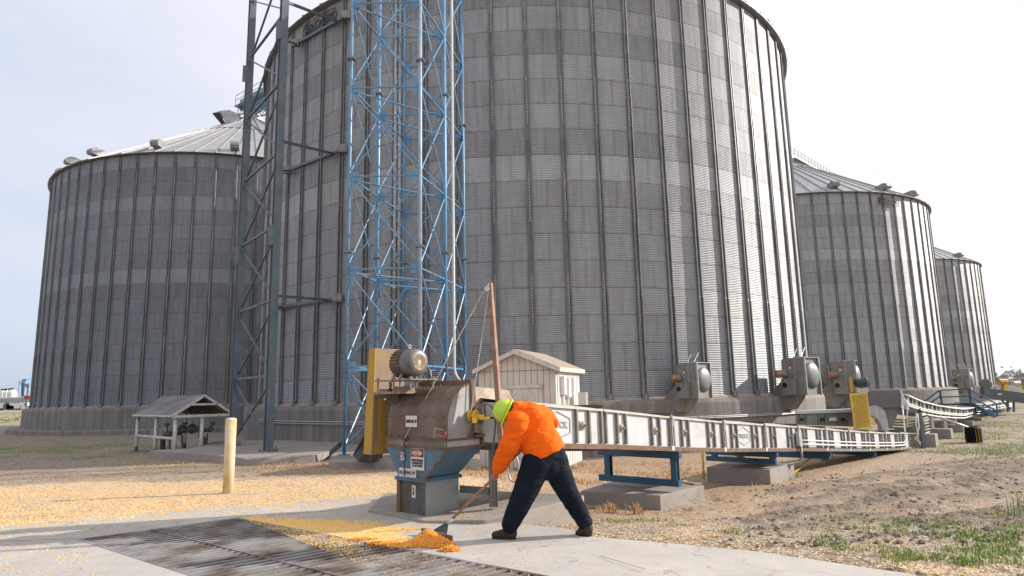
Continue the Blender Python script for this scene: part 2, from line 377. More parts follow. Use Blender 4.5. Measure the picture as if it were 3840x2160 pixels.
M_tape = surf('reflective_tape', (.52, .55, .50), .3, .2, .1, 3.)

def kernel_mat(name, a, b, c3):
    m = NT(name); r = m.n('ShaderNodeNewGeometry').outputs['Random Per Island']
    c = m.mix(r, a, b); c = m.mix(m.math('GREATER_THAN', m.math('FRACT', m.math('MULTIPLY', r, 17.3)), .72), c, c3)
    return m.fin(c, .5)
M_kern = kernel_mat('corn_kernels', (.80, .42, .06), (.88, .58, .16), (.86, .70, .42))
M_kpile = kernel_mat('shaded_corn_kernels', (.78, .26, .015), (.85, .38, .04), (.80, .45, .10))  # deeper orange paints the shadow into the pushed corn
def leaf_mat(name, a, b):
    m = NT(name); r = m.n('ShaderNodeNewGeometry').outputs['Random Per Island']
    return m.fin(m.mix(r, a, b), .7)
M_grass = leaf_mat('green_grass', (.10, .20, .03), (.34, .42, .10))
M_straw = leaf_mat('dry_grass', (.42, .22, .08), (.62, .42, .20))
M_twig = leaf_mat('hazed_bare_twigs', (.30, .28, .27), (.42, .39, .37))  # lightened greys put distance haze into the twig colour
# ------------------------------------------------------------------ terrain
def sm(a, b, x): t = max(0, min(1, (x-a)/(b-a))); return t*t*(3-2*t)
def lerp_tab(tab, y):
    for (a, va), (b, vb) in zip(tab, tab[1:]):
        if y <= b: return va+(vb-va)*max(0, (y-a))/(b-a)
    return tab[-1][1]
TL = [(0, 0), (9, -.02), (10.5, -.1), (13, -.2), (18, -.36), (24, -.5), (35, -.62), (80, -.65), (400, -.8)]
TR = [(0, -.04), (7.5, -.1), (8.5, -.18), (11, -.42), (15, -.56), (24, -.82), (45, -.9), (400, -.9)]
def gz(x, y):
    t = sm(-2.5, 2.5, x); return (1-t)*lerp_tab(TL, y)+t*lerp_tab(TR, y)
def dz(x): return 0 if x < .5 else -.035*(x-.5)
GU = V((.784, -.62, 0)).normalized(); GP1 = V((-5.1, 7.88, 0)); GP2 = V((-3.72, 9.06, 0)); GB = (GP2-GP1); GW = GB.length; GB = GB/GW; GL = 5.35
drive_back = [gp(-500, 2010), gp(0, 1965), gp(600, 1915), gp(1000, 1887), gp(1467, 1848)]
drive_right = [gp(2236, 2020, -.03), gp(2480, 2040, -.05), gp(2832, 2072, -.08), gp(3428, 2160, -.12), gp(3800, 2240, -.14)]
PF = [gp(1815, 1946), gp(2000, 1970)]
DRV = [V((p.x, p.y, 0)) for p in drive_back+PF]+[V((.5, 7.95, 0))]+[V((p.x, p.y, 0)) for p in drive_right]+[V((3.6, 2.5, 0)), V((-9, 2.5, 0))]
def inpoly(x, y, P):
    c = False; j = len(P)-1
    for i in range(len(P)):
        a, b = P[i], P[j]
        if (a.y > y) != (b.y > y) and x < (b.x-a.x)*(y-a.y)/(b.y-a.y)+a.x: c = not c
        j = i
    return c
def edge_d(x, y, P):
    best = 1e9; p = V((x, y, 0))
    for i in range(len(P)):
        a, b = P[i-1], P[i]; d = b-a; t = max(0, min(1, (p-a).dot(d)/max(d.length_squared, 1e-9))); best = min(best, (a+d*t-p).length)
    return best
def fb(x, y, s=1., o=4): return NZ.fractal(V((x*s, y*s, 3.1)), 1., 2., o)
def ingrate(x, y, e=0.):
    p = V((x, y, 0))-GP1; a = p.dot(GU); b = p.dot(GB); return -e < a < GL+e and -e < b < GW+e
BINS = {'M': (1.03, 41.17), 'L': (-25.8, 62.28), 'R': (31.06, 75.99), 'F': (60.8, 110.4)}
TD = V((.79, .61, 0)).normalized()       # tyre tracks run away to the right
def build_ground():
    az = [-180+i*10 for i in range(13)]; az = [a for a in az if a < -62]
    a = -62.
    while a < 62: az.append(a); a += .22
    a = 62.
    while a < 180: az.append(a); a += 10
    rr = [.5, 1.5, 2.5]; r = 3.2
    while r < 50: rr.append(r); r *= 1.0085
    while r < 3500: rr.append(r); r *= 1.06
    vs = []; masks = []
    for r in rr:
        for a in az:
            x, y = r*math.sin(R(a)), r*math.cos(R(a)); z = gz(x, y) if r < 700 else -.9
            corn = grass = mud = lit = 0.
            if r < 130:
                ins = inpoly(x, y, DRV); n = fb(x, y, .45); n2 = fb(x+31, y, 1.4)
                left = 1-sm(-1.5, 1.0, x)
                # spilled corn: heavy on the left in the sun, thinner towards the pad of the bins
                corn = left*sm(17.2+n*1.2, 14.5, y)*(.66+.34*n2+.2*n); corn -= .35*left*sm(11.5, 9.6, y)*sm(-6, -3.5, x+n)
                if x > -1.5: corn = max(corn, .20*(1-sm(5, 8, x))*sm(10.8, 8.5, y)+.25*n2*(x < 6)*(y < 12))
                lit = (sm(-5, -1, x)*sm(9, 10.5, y)*(1-sm(6, 12, x-.35*(y-10)))*(.55+.5*n)+.35*left*sm(12, 15, y)*sm(24, 18, y)*(.6+n))
                # grass
                grass = left*sm(23.5, 26, y+n*1.5)*(1-sm(33, 38, y))*(.42+.6*n)
                if x < -30: grass = max(grass, (.5+n)*(sm(70, 90, y)))
                grass = max(grass, sm(14, 22, x+n*2)*(.30+.75*n)*sm(20, 26, y))
                grass = max(grass, .75*sm(.1, .4, n2+.25)*(1-min(1, math.hypot((x-5.0)/1.8, (y-8.2)/1.5))))
                # mud with wheel tracks
                if x > .5:
                    q = (x-2.2)*TD.y-(y-9.2)*TD.x        # across the tracks (positive to the right / near)
                    al = (x-2.2)*TD.x+(y-9.2)*TD.y
                    w = sm(-.4-2.4*sm(1, 6, al), .6-2.*sm(1, 6, al), q)*(1-sm(7.5, 12, q))*sm(.0, 1.6, al+ q*.9)*(1-sm(16, 30, al))
                    tr = max(0, min(1, .5+.35*math.sin(q*6.6+n*5)+.3*math.sin(q*2.7+n*3+1)))
                    mud = w*(.42+.55*tr*(.7+.9*n2)+.35*n)*(.35+.65*sm(6.6, 8.6, y))
                    if not ins:
                        cl = fb(x, y, 5., 3); z += sm(6.6, 9.5, y)*w*(.05*max(0, tr-.35)*(.6+cl)+.035*max(0, cl)*(.5+tr)+.02*math.sin(al*20+q*9)*max(0, tr-.6))
                        if y > 7.0 and q > 4: pass
                if ins:
                    z = dz(x)-.05
                elif r < 45: z += .012*fb(x, y, 3., 3)*(1 if r < 30 else .5)
                if ingrate(x, y, .02): z = -1.1
                for bc in BINS.values():
                    pass
            elif r < 900:
                n = fb(x, y, .02); grass = .45+.5*n
            else: grass = .5
            vs.append((x, y, z)); c = lambda t: max(0., min(1., t)); masks.append((c(corn), c(grass), c(mud), c(lit)))
    m = len(az); fs = []
    for i in range(len(rr)-1):
        for k in range(m):
            k2 = (k+1) % m; fs.append((i*m+k, i*m+k2, (i+1)*m+k2, (i+1)*m+k))
    n0 = len(vs); vs.append((0, 0, gz(0, 0)-.05)); masks.append((0, 0, 0, 0))
    fs += [(n0, (k+1) % m, k) for k in range(m)]
    fs = [tuple(reversed(f)) for f in fs]
    o = obj_from('ground', vs, fs, ground_mat(), smooth=True); tag(o, kind='structure')
    ca = o.data.color_attributes.new('mask', 'FLOAT_COLOR', 'POINT')
    ca.data.foreach_set('color', [c for t in masks for c in t])
build_ground()

def sheet(name, loops, zf, mat, thick=.05):
    polys = [[V((p.x, p.y, 0)) for p in L] for L in loops]; flat = [p for L in polys for p in L]
    tris = tessellate_polygon(polys); vs = [V((p.x, p.y, zf(p.x, p.y))) for p in flat]; fs = []
    for t in tris:
        a, b, c = (flat[i] for i in t); fs.append(tuple(t) if (b-a).cross(c-a).z > 0 else tuple(reversed(t)))
    n = len(vs); vs += [v-V((0, 0, thick)) for v in vs]; st = 0
    for L in polys:
        k = len(L)
        for i in range(k): fs.append((st+i, st+(i+1) % k, n+st+(i+1) % k, n+st+i))
        st += k
    return obj_from(name, vs, fs, mat)
gq = [GP1, GP1+GB*GW, GP1+GB*GW+GU*GL, GP1+GU*GL]

dl = [V((p.x, p.y, 0)) for p in drive_back+PF]+[V((.5, 7.95, 0)), V((.5, 2.5, 0)), V((-9, 2.5, 0))]
dr = [V((.5, 7.95, 0))]+[V((p.x, p.y, 0)) for p in drive_right]+[V((3.6, 2.5, 0)), V((.5, 2.5, 0))]
tag(sheet('driveway', [dl, gq], lambda x, y: 0, M_drive), kind='structure')
tag(sheet('driveway', [dr], lambda x, y: dz(x), M_drive), kind='structure')
# expansion joints
jt = MB()
def joint(a, b):
    a, b = gp(*a), gp(*b); jt.box((V((a.x, a.y, .0015))+V((b.x, b.y, .0015)))/2, (.007, (b-a).length, .002), Matrix.Rotation(math.atan2(-(b.x-a.x), (b.y-a.y)), 3, 'Z'))
joint((0, 2030), (285, 2020)); joint((900, 1940), (1300, 1912)); joint((2250, 2085), (2420, 2135))
tag(jt.build('driveway_joint', surf('joint_dirt', (.16, .12, .09), .9)), kind='structure')

# grate over the receiving pit
g = thing('receiving_grate', GP1, 'long white dusted steel bar grate set in the concrete driveway', 'grate')
M_bar = NT('grate_bar_steel')
_P = M_bar.obj(); _n = M_bar.noise(M_bar.scale(_P, (1., 1., 1.)), 1.3, 4)
_c = M_bar.mix(M_bar.rng(M_bar.noise(_P, 2.0, 4), .42, .6), (.15, .105, .08), (.33, .31, .30))
_c = M_bar.mix(M_bar.rng(_n, .46, .66, 0., .7), _c, (.44, .44, .47)); _c = M_bar.mix(M_bar.rng(M_bar.noise(_P, 1.5, 3), .58, .74, 0., .5), _c, (.08, .07, .065))
M_bar = M_bar.fin(_c, .5, .35)
b = MB(); k = .05
RG = Matrix((GB, -GU, V((0, 0, 1)))).transposed()
while k < GL-.03:
    c = GP1+GU*k+GB*(GW/2); b.box(c+V((0, 0, -.008)), (GW-.05, .058, .020), RG); b.box(c+V((0, 0, -.05)), (GW-.07, .012, .055), RG); k += .124
b.build('bars', M_bar, g)
b = MB()
b.box(GP1+GU*GL/2+GB*.02+V((0, 0, -.03)), (.04, GL, .068), Matrix((GB, GU, V((0, 0, 1)))).transposed())
b.box(GP1+GU*GL/2+GB*(GW-.02)+V((0, 0, -.03)), (.04, GL, .068), Matrix((GB, GU, V((0, 0, 1)))).transposed())
b.box(GP1+GB*GW/2+GU*.012+V((0, 0, -.03)), (GW-.09, .024, .064), RG)
b.box(GP1+GB*GW/2+GU*(GL-.012)+V((0, 0, -.03)), (GW-.09, .024, .064), RG)
b.build('frame', M_bar, g)
b = MB()
b.box(GP1+GU*GL/2+GB*GW*.42+V((0, 0, .006)), (.022, GL-.1, .012), Matrix((GB, GU, V((0, 0, 1)))).transposed()); b.build('cross_bar', M_bar, g)
b = MB()
for p, q in zip(gq, gq[1:]+gq[:1]): b.add([p+V((0, 0, -.07)), q+V((0, 0, -.07)), q+V((0, 0, -.95)), p+V((0, 0, -.95))], [(0, 1, 2, 3)])
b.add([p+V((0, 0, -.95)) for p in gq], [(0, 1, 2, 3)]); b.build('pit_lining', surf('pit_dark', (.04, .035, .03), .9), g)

def slab(name, tops, th, label, group=None, mat=None, bottoms=None):
    n = len(tops); b = MB(); b.prism([p-V((0, 0, th)) for p in tops], (0, 0, th))
    for i in range(n): b.v[n+i] = V(tops[i])
    o = b.build(name, mat or M_pad, base=sum(tops, V())/n-V((0, 0, th)), bevel=.012); return tag(o, label, 'concrete pad', group)
slab('concrete_pad', [gp(1440, 1848, .09), gp(1800, 1838, .10), gp(2190, 1857, .12), gp(2182, 1866, .12), gp(1960, 1917, .10), gp(1815, 1950, .05), gp(1590, 1952, .03), gp(1380, 1912, .03)], .5, 'raised concrete pad under the blue receiving hopper, with a low step behind the worker')

# ------------------------------------------------------------------ grain bins
NS, NRING = 70, 17
ZF, ZE, RB = 1.21, 19.82, 16.0
def make_rib():
    prof = [(-.115, -.01), (-.115, .085), (-.10, .10), (-.06, .10), (-.045, .03), (.045, .03), (.06, .10), (.10, .10), (.115, .085), (.115, -.01)]
    vs = []; fs = []; zs = [ZF+.01, ZF+4.1, ZF+4.14, ZF+8.2, ZF+8.24, ZF+12.4, ZF+12.44, ZE]; sc = [1.1, 1.1, 1., 1., .92, .92, .82, .82]
    for z, s in zip(zs, sc): vs += [(x*s, -y*s if y > 0 else .01, z) for x, y in prof]
    n = len(prof)
    for i in range(len(zs)-1):
        for k in range(n-1): fs.append((i*n+k, (i+1)*n+k, (i+1)*n+k+1, i*n+k+1))
    b = MB(); b.add(vs, fs); b.box((0, -.08, ZF+.12), (.26, .16, .24)); b.box((0, -.1, ZF+.012), (.34, .22, .02))
    me = bpy.data.meshes.new('rib'); me.from_pydata([tuple(v) for v in b.v], [], b.f); me.materials.append(rib_mat); return me
RIB = make_rib()
def logo(parent, c, r, th, z, s, depth=.03):
    """bolted-on maker's sign bent round the wall"""
    cu = bpy.data.curves.new('t', 'FONT'); cu.body = 'BROCK'; cu.size = s; cu.align_x = 'CENTER'; cu.align_y = 'CENTER'; cu.extrude = .02; cu.resolution_u = 2; cu.offset = .02*s
    t = link(bpy.data.objects.new('tmp', cu)); bpy.context.view_layer.update()
    me = bpy.data.meshes.new_from_object(t.evaluated_get(bpy.context.evaluated_depsgraph_get())); bpy.data.objects.remove(t)
    def wrap(x, y, d): a = th+x/r; rr = r+.13+d; return V((c[0]+rr*math.sin(a), c[1]-rr*math.cos(a), z+y))
    vs = [wrap(v.co.x*1.15, v.co.y, v.co.z) for v in me.vertices]; fs = [tuple(p.vertices) for p in me.polygons]
    o = obj_from('logo', vs, fs, M_ink, parent)
    w, h = 2.15*s, .58*s; b = MB(); o2 = [(-w, 0), (-w*.9, h), (w*.9, h), (w, 0), (w*.9, -h), (-w*.9, -h)]
    for (x0, y0), (x1, y1) in zip(o2, o2[1:]+o2[:1]):
        for i in range(6): b.beam(wrap(x0+(x1-x0)*i/6, y0+(y1-y0)*i/6, 0), wrap(x0+(x1-x0)*(i+1)/6, y0+(y1-y0)*(i+1)/6, 0), .05*s, .05*s)
    b.build('logo_border', M_ink, o)
def grain_bin(key, phase, label, seed, tone, vents, corr=.5, ledge=False, logoth=None):
    cx, cy = BINS[key]; gb = gz(cx, cy-RB)-.4
    t = thing('grain_bin', (cx, cy, 0), label, 'grain bin', 'corrugated steel grain bins in a row')
    # wall with sheet/ring coordinates
    seg = 280; vs = []; fs = []; uvs = []
    for i in range(NRING+1):
        for k in range(seg): a = 2*math.pi*k/seg; vs.append((cx+RB*math.sin(a), cy-RB*math.cos(a), ZF+.02+(ZE-ZF-.02)*i/NRING))
    for i in range(NRING):
        for k in range(seg):
            fs.append((i*seg+k, i*seg+(k+1) % seg, (i+1)*seg+(k+1) % seg, (i+1)*seg+k))
            off = -phase/360*35
            u0, u1 = k/seg*35+off+100, (k+1)/seg*35+off+100; e = 1e-4
            uvs += [u0, i+e, u1, i+e, u1, i+1-e, u0, i+1-e]
    w = obj_from('wall', vs, fs, bin_wall('bin_wall_'+key.lower(), seed, tone, corr), t, smooth=True)
    ul = w.data.uv_layers.new(name='UVMap'); ul.data.foreach_set('uv', uvs)
    for k in range(NS):
        o = link(bpy.data.objects.new('stiffener', RIB)); o.parent = t; a = R(phase+k*360/NS)
        o.location = (RB*math.sin(a), -RB*math.cos(a), 0); o.rotation_euler.z = a
    c = (cx, cy, 0)
    f = MB().lathe([(RB+.55, gb), (RB+.55, ZF-.16), (RB+.50, ZF-.02), (RB+.42, ZF), (RB-.3, ZF)], c, 180).build('foundation', M_found, t)
    MB().lathe([(RB+.16, ZF), (RB+.15, ZF+.05), (RB+.03, ZF+.11), (RB+.005, ZF+.12)], c, 180).build('grout', concrete('grout', (.34, .29, .26), (.13, .07, .05), .9), f)
    if ledge: MB().lathe([(RB+1.5, gb), (RB+1.5, -.33), (RB+1.45, -.28), (RB+.4, -.28)], c, 160).build('footing', M_found, t)
    zt = 29.35; b = MB(); m1 = (9.5, ZE+.08+(zt-ZE)*(16.15-9.5)/15.6)
    for (r0, z0), (r1, z1) in (((16.28, ZE+.0), (6.0, 0)), ((6.3, 0), (.7, zt))):
        zz = lambda r: ZE+.02+(16.28-r)/15.58*(zt-ZE); z0, z1 = zz(r0)+(.07 if r0 < 7 else 0), zz(r1)
        b.lathe([(r0, z0), (r1, z1)], c, 140)
        nr = 70 if r0 > 7 else 24
        for k in range(nr):
            a = R(phase+360/NS/2*0+k*360/nr); d = V((math.sin(a), -math.cos(a), 0)); b.beam(V(c)+d*(r0+.02)+V((0, 0, z0+.03)), V(c)+d*(r1+.02)+V((0, 0, z1+.03)), .07, .08)
    b.lathe([(.95, zt-.1), (.95, zt+.35), (.2, zt+.6), (0, zt+.6)], c, 24)
    rf = b.build('roof', M_roof, t)
    MB().lathe([(RB+.02, ZE-.03), (RB+.20, ZE-.02), (RB+.29, ZE+.01), (RB+.29, ZE+.045), (RB+.26, ZE+.05)], c, 140).build('eave_ring', galv_dark, t)
    for a in vents:
        a = R(a); d = V((math.sin(a), -math.cos(a), 0)); e = V((math.cos(a), math.sin(a), 0)); o = V(c)+d*(15.3); z = ZE+.02+(16.28-15.3)/15.58*(zt-ZE)
        b = MB(); prof = [o+d*x+V((0, 0, z+y)) for x, y in ((.55, .12), (.62, .32), (.55, .52), (.35, .66), (.05, .7), (-.3, .62), (-.75, .55), (-.75, .45), (0, .0), (.1, .1))]
        b.prism([p-e*.32 for p in prof], e*.64); b.build('vent', M_vent, rf)
    if logoth is not None: logo(t, (cx, cy), RB, R(logoth), ZE-.75, .62)
    return t
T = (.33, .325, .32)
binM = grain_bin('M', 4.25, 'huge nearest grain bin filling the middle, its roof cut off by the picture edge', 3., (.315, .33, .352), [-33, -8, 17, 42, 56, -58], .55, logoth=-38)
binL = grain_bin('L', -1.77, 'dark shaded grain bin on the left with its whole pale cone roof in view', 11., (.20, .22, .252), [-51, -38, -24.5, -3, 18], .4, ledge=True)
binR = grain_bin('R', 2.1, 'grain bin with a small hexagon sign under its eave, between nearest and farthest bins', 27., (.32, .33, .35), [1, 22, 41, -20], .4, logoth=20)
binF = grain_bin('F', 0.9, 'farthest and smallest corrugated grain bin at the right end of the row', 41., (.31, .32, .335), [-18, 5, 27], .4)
# rooftop hatch on the left bin
o = V((BINS['L'][0], BINS['L'][1], 0)); a = R(-72); d = V((math.sin(a), -math.cos(a), 0)); e = V((math.cos(a), math.sin(a), 0))
rfL = [c for c in kids(binL) if c.name.startswith('roof')][0]
b = MB(); q = pt(838, 470, 60.5); bx = V((1, 0, 0)); 
b.prism([q+V(p) for p in ((-1.15, 0, 1.3), (-.3, 0, 1.35), (.3, 0, -.1), (.3, 0, .2), (1.3, 0, .5), (1.35, 0, 1.2), (.5, 0, 1.6), (-.5, 0, 1.5))], (0, 1.4, 0)); b.build('roof_hatch', galv, rfL)
b = MB(); b.prism([q+V(p) for p in ((-1.15, -.05, 1.25), (-.45, -.05, 1.32), (.33, -.05, -.05), (.0, -.05, -.15))], (0, -.04, 0)); b.build('hatch_mouth', M_black, rfL)

# conduit pipes clamped round the nearest bin's foundation
for z, nm in ((.62, 'conduit_pipe'), (.52, 'conduit_pipe')):
    c = BINS['M']; pts = []
    for i in range(60):
        a = R(-52+i*97/59); rr = RB+.62; pts.append((c[0]+rr*math.sin(a), c[1]-rr*math.cos(a), z-.0022*i*(1 if z > .6 else .6)))
    o = MB().tube(pts, .022, 6).build(nm, M_pipe, base=pts[0], smooth=True)
    tag(o, ('upper' if z > .6 else 'lower')+' thin galvanised conduit running round the concrete base of the nearest bin', 'conduit')

# ------------------------------------------------------------------ fans at the bins' feet
def make_fan():
    t = local_thing('aeration_fan', '', 'fan', 'grey aeration fans at the feet of the bins')
    b = MB()      # scroll casing, front (motor side) at y=0
    b.prism([(-.42, 0, 1.32), (-.36, 0, 1.40), (.43, 0, 1.42), (.45, 0, .03), (-.02, 0, .03), (-.42, 0, .62)], (0, 1.1, 0)); b.build('casing', M_fan, t)
    b = MB()
    for y in (.05, 1.05): b.box((.48, y, .72), (.09, .06, 1.40))
    b.box((.14, -.012, .72), (.06, .022, 1.36)); b.box((.46, .55, 1.425), (.1, 1.1, .03)); b.build('casing_flange', surf('flange_steel', (.33, .345, .34), .45, .4), t)
    b = MB(); Mx = frame((1, 0, 0)); b.lathe([(.50, .0), (.49, .03), (.42, .09), (.30, .135), (.16, .155), (0, .16)], (.452, .55, .75), 28, Mx); b.build('inlet_cone', M_fanin, t, smooth=True)
    b = MB(); b.tube([(-.12, -.03, .83), (-.30, -.30, .83)], .0, 4) if 0 else None
    b.lathe([(0, 0), (.13, 0), (.145, .03), (.15, .08), (.15, .36), (.12, .40), (.06, .42), (0, .42)], (-.28, .02, .83), 16, frame((-.55, -.83, 0))); mo = b.build('motor', M_fanmotor, t, smooth=False)
    MB().box((-.36, -.16, .82), (.13, .12, .14)).build('terminal_box', M_fanmotor, mo)
    b = MB(); b.box((-.08, -.13, .34), (.52, .24, .62)); lb = b.build('motor_stand', M_fan, t, bevel=.01)
    b = MB(); b.lathe([(0, 0), (.085, 0), (.085, .012), (.10, .012), (.10, 0)], (-.20, -.252, .40), 16, frame((0, -1, 0))); b.build('cable_hole', M_black, lb)
    b = MB(); b.prism([(-.42, .02, .62), (.10, .02, .62), (.10, .02, .0), (.02, .02, -.15), (-.30, .02, -.52), (-1.45, .02, -.52), (-1.42, .02, -.36), (-1.25, .02, -.12)], (0, .62, 0)); b.build('duct', M_fan, t)
    b = MB(); b.box((-.08, -.004, 1.16), (.14, .006, .045)); s1 = b.build('warning_label', M_red, t); MB().box((-.07, -.004, 1.05), (.08, .006, .08)).build('rating_plate', M_sign, t)
    b = MB(); b.tube([(.05, .1, 1.42), (-.25, .9, 1.8)], .006, 5); b.tube([(.35, .1, 1.43), (.1, .9, 1.85)], .006, 5); b.box((.2, .12, 1.44), (.34, .06, .04)); b.build('stay_rod', M_pipe, t)
    return t
fan0 = make_fan()
fs_ = [((2606, 1490), 'M', 16.85, -.05, 'fan with a rusty tan motor, left one on the nearest bin base', 1.),
       ((2998, 1478), 'M', 17.0, -.10, 'fan with a brown motor at the right end of the nearest bin', 1.)]
for i, ((px, py), bk, rr, rz, lab, sc) in enumerate(fs_):
    p = oncyl(BINS[bk], rr, px, py); o = fan0 if i == 0 else copy_tree(fan0)
    o.location = (p.x-.42, p.y-.45, ZF-.0); o.rotation_euler.z = (-.82, -.93)[i]; o['label'] = 'grey '+lab
    o.scale = (.95, .95, .95) if i == 0 else (1.12, 1.12, 1.12)
FANX = [(3205, 1480, 'R', 58.5, 2.1, 'grey fan with a round brown motor directly behind the yellow guard', .1),
        (3112, 1480, 'R', 60.5, 1.95, 'grey fan with a slanting duct between the nearest bin and the second bin', .1),
        (3520, 1468, 'R', 70., 1.72, 'pale grey fan at the right foot of the second bin', .3),
        (3632, 1468, 'F', 88., 2.1, 'pale grey fan in front of the farthest bin, above the blue stair platform', .3)]
for px, py, bk, Y, s, lab, rz in FANX:
    p = pt(px, py, Y); o = copy_tree(fan0); o.location = (p.x-.9, p.y, p.z-.02); o.rotation_euler.z = -.5-rz; o.scale = (s, s, s); o['label'] = lab
    o.location.z = p.z

# ------------------------------------------------------------------ overhead galleries from roof to roof
def gallery(name, a, b, mat, mat2, label, w=1.6, h=1.5, rail=True):
    a, b = V(a), V(b); t = thing(name, a, label, 'overhead walkway'); d = (b-a); L = d.length; d /= L; s = d.cross(V((0, 0, 1))).normalized(); up = V((0, 0, 1))
    MB().beam(a+up*.35, b+up*.35, w*.8, 1.15).build('conveyor_casing', mat, t)
    tr = MB(); n = int(L/1.5)
    for k in (-1, 1):
        tr.beam(a+s*k*w/2, b+s*k*w/2, .10); tr.beam(a+s*k*w/2+up*-.9, b+s*k*w/2-up*.9, .10)
        for i in range(n):
            p = a+d*L*i/n+s*k*w/2; q = a+d*L*(i+1)/n+s*k*w/2; tr.beam(p, q-up*.9, .06); tr.beam(p-up*.9, p, .06); tr.beam(q, p-up*.9, .05)
    for i in range(n): p = a+d*L*i/n; tr.beam(p-s*w/2-up*.9, p+s*w/2-up*.9, .06)
    tr.build('truss', mat, t)
    rl = MB()
    for k in (-1, 1):
        for z in (1.3, 1.8): rl.beam(a+s*k*(w/2+.3)+up*(z-.6), b+s*k*(w/2+.3)+up*(z-.6), .045)
        for i in range(n+1): p = a+d*L*i/n+s*k*(w/2+.3); rl.beam(p-up*.1, p+up*1.22, .045)
    rl.build('railing', mat2, t)
    rc = MB().box((a+b)/2+up*.0-V((0, 0, .03)), (.8, L, .04), Matrix((s, d, s.cross(d))).transposed())
    for k in (-1, 1): rc.box((a+b)/2+s*k*(w/2+.1), (.7, L, .05), Matrix((s, d, s.cross(d))).transposed())
    rc.build('walk_deck', mat2, t); return t
aM = V((1.03, 41.17, 31.0)); aL = V((-25.8, 62.28, 31.0)); aR = V((31.06, 75.99, 30.5)); dL = (aL-aM).normalized(); dR = (aR-aM).normalized()
gl = gallery('roof_conveyor_gallery', aL+dL*1.6, aM-dL*1, M_blue, galv, 'blue truss gallery carrying a conveyor over the peak of the left bin')
gallery('roof_conveyor_gallery', aM+dR*1.5, aR+dR*2, galv, galv, 'pale steel gallery between the roofs of the nearest and second bins', w=1.3)

gallery('roof_conveyor_gallery', pt(2946, 600, 77), pt(3140, 705, 97), galv, galv_dark, 'pale steel gallery with dark handrails leaving the peak of the second bin', w=1.6)
# ------------------------------------------------------------------ grey catwalk support tower
GC = V((-8.52, 23., -.2)); GD = V((-11.15, 26.3, -.2))
t = thing('catwalk_support_tower', GC, 'tall grey-green tower of two columns with thin cross bracing beside the nearest bin', 'steel tower')
top = 21.
for p, n in ((GC, 'r'), (GD, 'l')):
    MB().hbeam(p+V((0, 0, .03)), p+V((0, 0, top)), .26, .03, up=(-.62, .78, 0)).build('column', M_greytower, t)
    b = MB().box(p+V((0, 0, .012)), (.5, .5, .025))
    for i in (-1, 1):
        for j in (-1, 1): b.tube([p+V((i*.2, j*.2, .02)), p+V((i*.2, j*.2, .14))], .016, 6)
    b.build('base_plate', galv_dark, t)
    for z in (7.6, 15.6):
        MB().box(p+V((-.1, -.15, z)), (.26, .03, .75)).build('splice_plate', M_greytower, t)
lv = [-.1, 2.35, 5.05, 7.8, 10.6, 13.4, 16.2, 19.]
off = V((0, -.0, 0))
for i, (z0, z1) in enumerate(zip(lv, lv[1:])):
    MB().beam(GC+V((0, 0, z0+.35)), GD+V((0, 0, z1+.1)), .075, .05).build('diagonal_brace', M_greytower, t)
    MB().beam(GD+V((.05, .06, z0+.35)), GC+V((.05, .06, z1+.1)), .075, .05).build('diagonal_brace', M_greytower, t)
    MB().beam(GC+V((0, .02, z1+.22)), GD+V((0, .02, z1+.22)), .08, .08).build('strut', M_greytower, t)
for (zc, pxa, pxb, za, zb_) in ((5.4, (1268, 1118), (1048, 1152), (1045, 1108), (1046, 1150)), (11.3, (1288, 560), (1078, 640), (1070, 527), (1062, 640)), (17.3, (1300, 60), (1110, 165), (1098, 4), (1092, 150))):
    pa, pb = oncyl(BINS['M'], RB+.2, *pxa), oncyl(BINS['M'], RB+.2, *pxb)
    m_ = (pa+pb)/2
    za, zb_ = pt(*za, GC.y).z, pt(*zb_, GC.y).z
    MB().beam(V((GC.x, GC.y, za)), pa*.82+pb*.18, .11, .09).build('wall_strut', M_greytower, t)
    MB().beam(pb, pa, .13, .12).build('wall_beam', M_greytower, t)
    MB().beam(V((GC.x, GC.y, zb_)), pb, .11, .09).build('wall_strut', M_greytower, t)
    MB().box(pa+V((0, -.08, 0)), (.4, .2, .35)).build('wall_bracket', galv_dark, t); MB().box(pb+V((0, -.08, 0)), (.4, .2, .35)).build('wall_bracket', galv_dark, t)
slab('concrete_pad', [gp(560, 1688, -.22), gp(665, 1690, -.22)+V((0, 1., 0)), GD+V((-2, 3.2, 0)), GC+V((1.2, 5.2, 0)), gp(1190, 1702, -.22)+V((.2, .4, 0)), gp(1180, 1707, -.22), gp(925, 1722, -.22), gp(880, 1713, -.22)], .4, 'wide low concrete pad under the grey-green tower, touching the nearest bin base')
b = MB().prism([V((x, y, -.5)) for x, y in ((-5.9, 21.3), (-2.2, 21.0), (-1.4, 25.8), (-6.8, 26.5))], (0, 0, .22))
tag(b.build('concrete_pad', M_pad, base=(-4, 23, -.5)), 'thin concrete apron at the bin foot behind the blue lattice tower', 'concrete pad')

